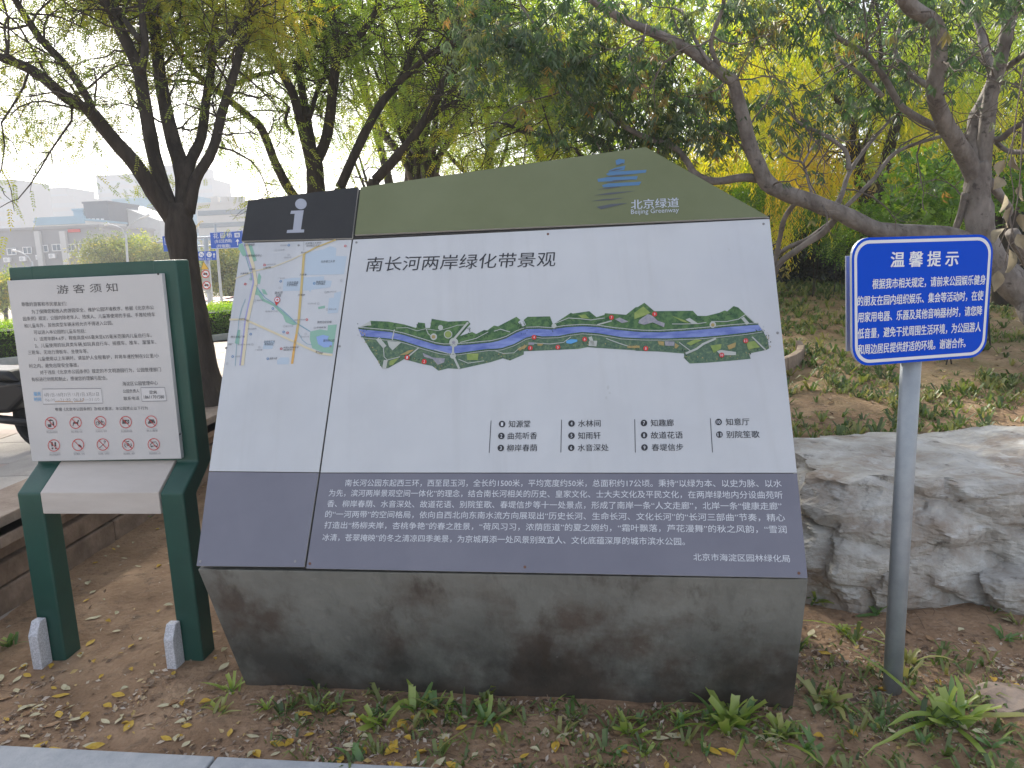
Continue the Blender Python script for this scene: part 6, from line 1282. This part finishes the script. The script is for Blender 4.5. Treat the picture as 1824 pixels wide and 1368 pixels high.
# small litter: dry leaf chips, seed scraps
litm = leafmat('litter', [(.10, .06, .035), (.20, .13, .085), (.36, .26, .18), (.58, .50, .42), (.55, .38, .12)], .1, .6, .04)
def scatter(name, n, area, size, m_, seed, kind='chip', dens=None, lbl=None):
    nr = np.random.default_rng(seed); rr_ = random.Random(seed); V = []; Fc = []; T = []
    k = 0; tries = 0
    while k < n and tries < n * 6:
        tries += 1; x = rr_.uniform(area[0], area[1]); y = area[2] + (area[3] - area[2]) * rr_.random() ** 1.3
        p = Vector((x, y, 0))
        if not free(p): continue
        if dens and rr_.random() > dens(x, y): continue
        z = soil_z(x, y); k += 1; b = len(V); s_ = size * (.4 + 1.5 * rr_.random() ** 2); ti = rr_.random()
        if kind == 'chip':
            a = rr_.uniform(0, 6.28); nn = Vector((rr_.gauss(0, .35), rr_.gauss(0, .35), 1)).normalized(); U = nn.orthogonal().normalized(); U = Matrix.Rotation(a, 3, nn) @ U; W_ = nn.cross(U); c = Vector((x, y, z + s_ * .12)); w_ = rr_.uniform(.3, .6)
            V += [c - U * s_ * .5, c + W_ * s_ * w_ * .5 + nn * s_ * .1, c + U * s_ * .5, c - W_ * s_ * w_ * .5 + nn * s_ * .06]; Fc.append((b, b + 1, b + 2, b + 3)); T += [ti] * 4
        elif kind == 'grass':
            ct_ = ti
            for _ in range(rr_.randrange(4, 8)):
                b = len(V); a = rr_.uniform(0, 6.28); d = Vector((math.cos(a), math.sin(a), 0)); q = Vector((-d.y, d.x, 0)); L = s_ * rr_.uniform(.6, 1.3); w_ = L * .06 + .0012; c = Vector((x, y, z - .003)) + d * .01; le = rr_.uniform(.3, 1.0)
                m1_ = c + d * L * .5 * le + Vector((0, 0, L * .45)); e_ = c + d * L * le + Vector((0, 0, L * rr_.uniform(.1, .6)))
                V += [c - q * w_, c + q * w_, m1_ + q * w_ * .8, m1_ - q * w_ * .8, e_]; Fc += [(b, b + 1, b + 2, b + 3), (b + 3, b + 2, b + 4)]; T += [min(1, max(0, ct_ + rr_.uniform(-.2, .2)))] * 5
        else:
            a = rr_.uniform(0, 6.28); d = Vector((math.cos(a), math.sin(a), rr_.uniform(-.05, .12))); q = Vector((-d.y, d.x, 0)) * .0016; L = s_; c = Vector((x, y, z + .006)); m1_ = c + d * L * .5 + Vector((0, 0, .006)) + q * rr_.uniform(-6, 6)
            V += [c - q, c + q, m1_ + q, m1_ - q, c + d * L + q * .5, c + d * L - q * .5]; Fc += [(b, b + 1, b + 2, b + 3), (b + 3, b + 2, b + 4, b + 5)]; T += [ti * .5] * 6
    me = bpy.data.meshes.new(name); me.from_pydata([tuple(v) for v in V], [], Fc); me.materials.append(m_)
    a_ = me.attributes.new('tint', 'FLOAT', 'POINT'); a_.data.foreach_set('value', np.array(T, np.float32)); o = bpy.data.objects.new(name, me); C.objects.link(o); tag(o, lbl, None, None, 'stuff'); return o
front = lambda x, y: max(.08, min(1, 1.25 - abs(y - (FL.y - .22)) * 2.6)) * (.18 + .82 * (noise.noise(Vector((x * 4.5, y * 4.5, 2))) > .08)) * (1 if x > -1.0 else .45)
scatter('leaf_litter', 9000, (-2.4, 2.6, 1.9, 3.1), .019, litm, 71, 'chip', front)
scatter('leaf_litter', 1300, (-2.6, 4.5, 2.4, 6.5), .02, litm, 72, 'chip')
scatter('leaf_litter', 3000, (.9, 7.5, 4.2, 15), .04, litm, 73, 'chip')
scatter('dry_stalks', 500, (-2.2, 2.8, 1.9, 3.4), .09, litm, 74, 'twig', lambda x, y: .25 if x < -.9 else 1)
scatter('dry_stalks', 500, (.9, 6, 3, 12), .16, litm, 75, 'twig')
grm = leafmat('grass', [(.05, .09, .02), (.10, .16, .035), (.17, .22, .05), (.30, .28, .09)], .35)
gd = lambda x, y: .9 if noise.noise(Vector((x * 1.1, y * .9, 6))) > .0 else .12
scatter('grass', 9000, (.9, 8, 3.6, 15.5), .10, grm, 76, 'grass', gd)
scatter('grass', 1600, (.9, 8, 11.5, 16), .16, grm, 79, 'grass')
scatter('grass', 150, (.9, 3.2, 2.0, 4.2), .07, grm, 77, 'grass', gd)
scatter('grass', 420, (-.9, 1.8, 1.9, 2.7), .05, grm, 78, 'grass')

# ------------------------------------------------------------------ the morning haze
hz = bpy.data.materials.new('haze'); hz.use_nodes = True; n = hz.node_tree; n.nodes.clear(); out = n.nodes.new('ShaderNodeOutputMaterial'); pv = n.nodes.new('ShaderNodeVolumePrincipled')
pv.inputs['Color'].default_value = (.93, .95, 1.0, 1); pv.inputs['Density'].default_value = .0019; pv.inputs['Anisotropy'].default_value = .0
n.links.new(pv.outputs[0], out.inputs['Volume'])
hb = MB().box((0, 170, 22), (900, 440, 52)).build('haze', hz); hb['kind'] = 'stuff'
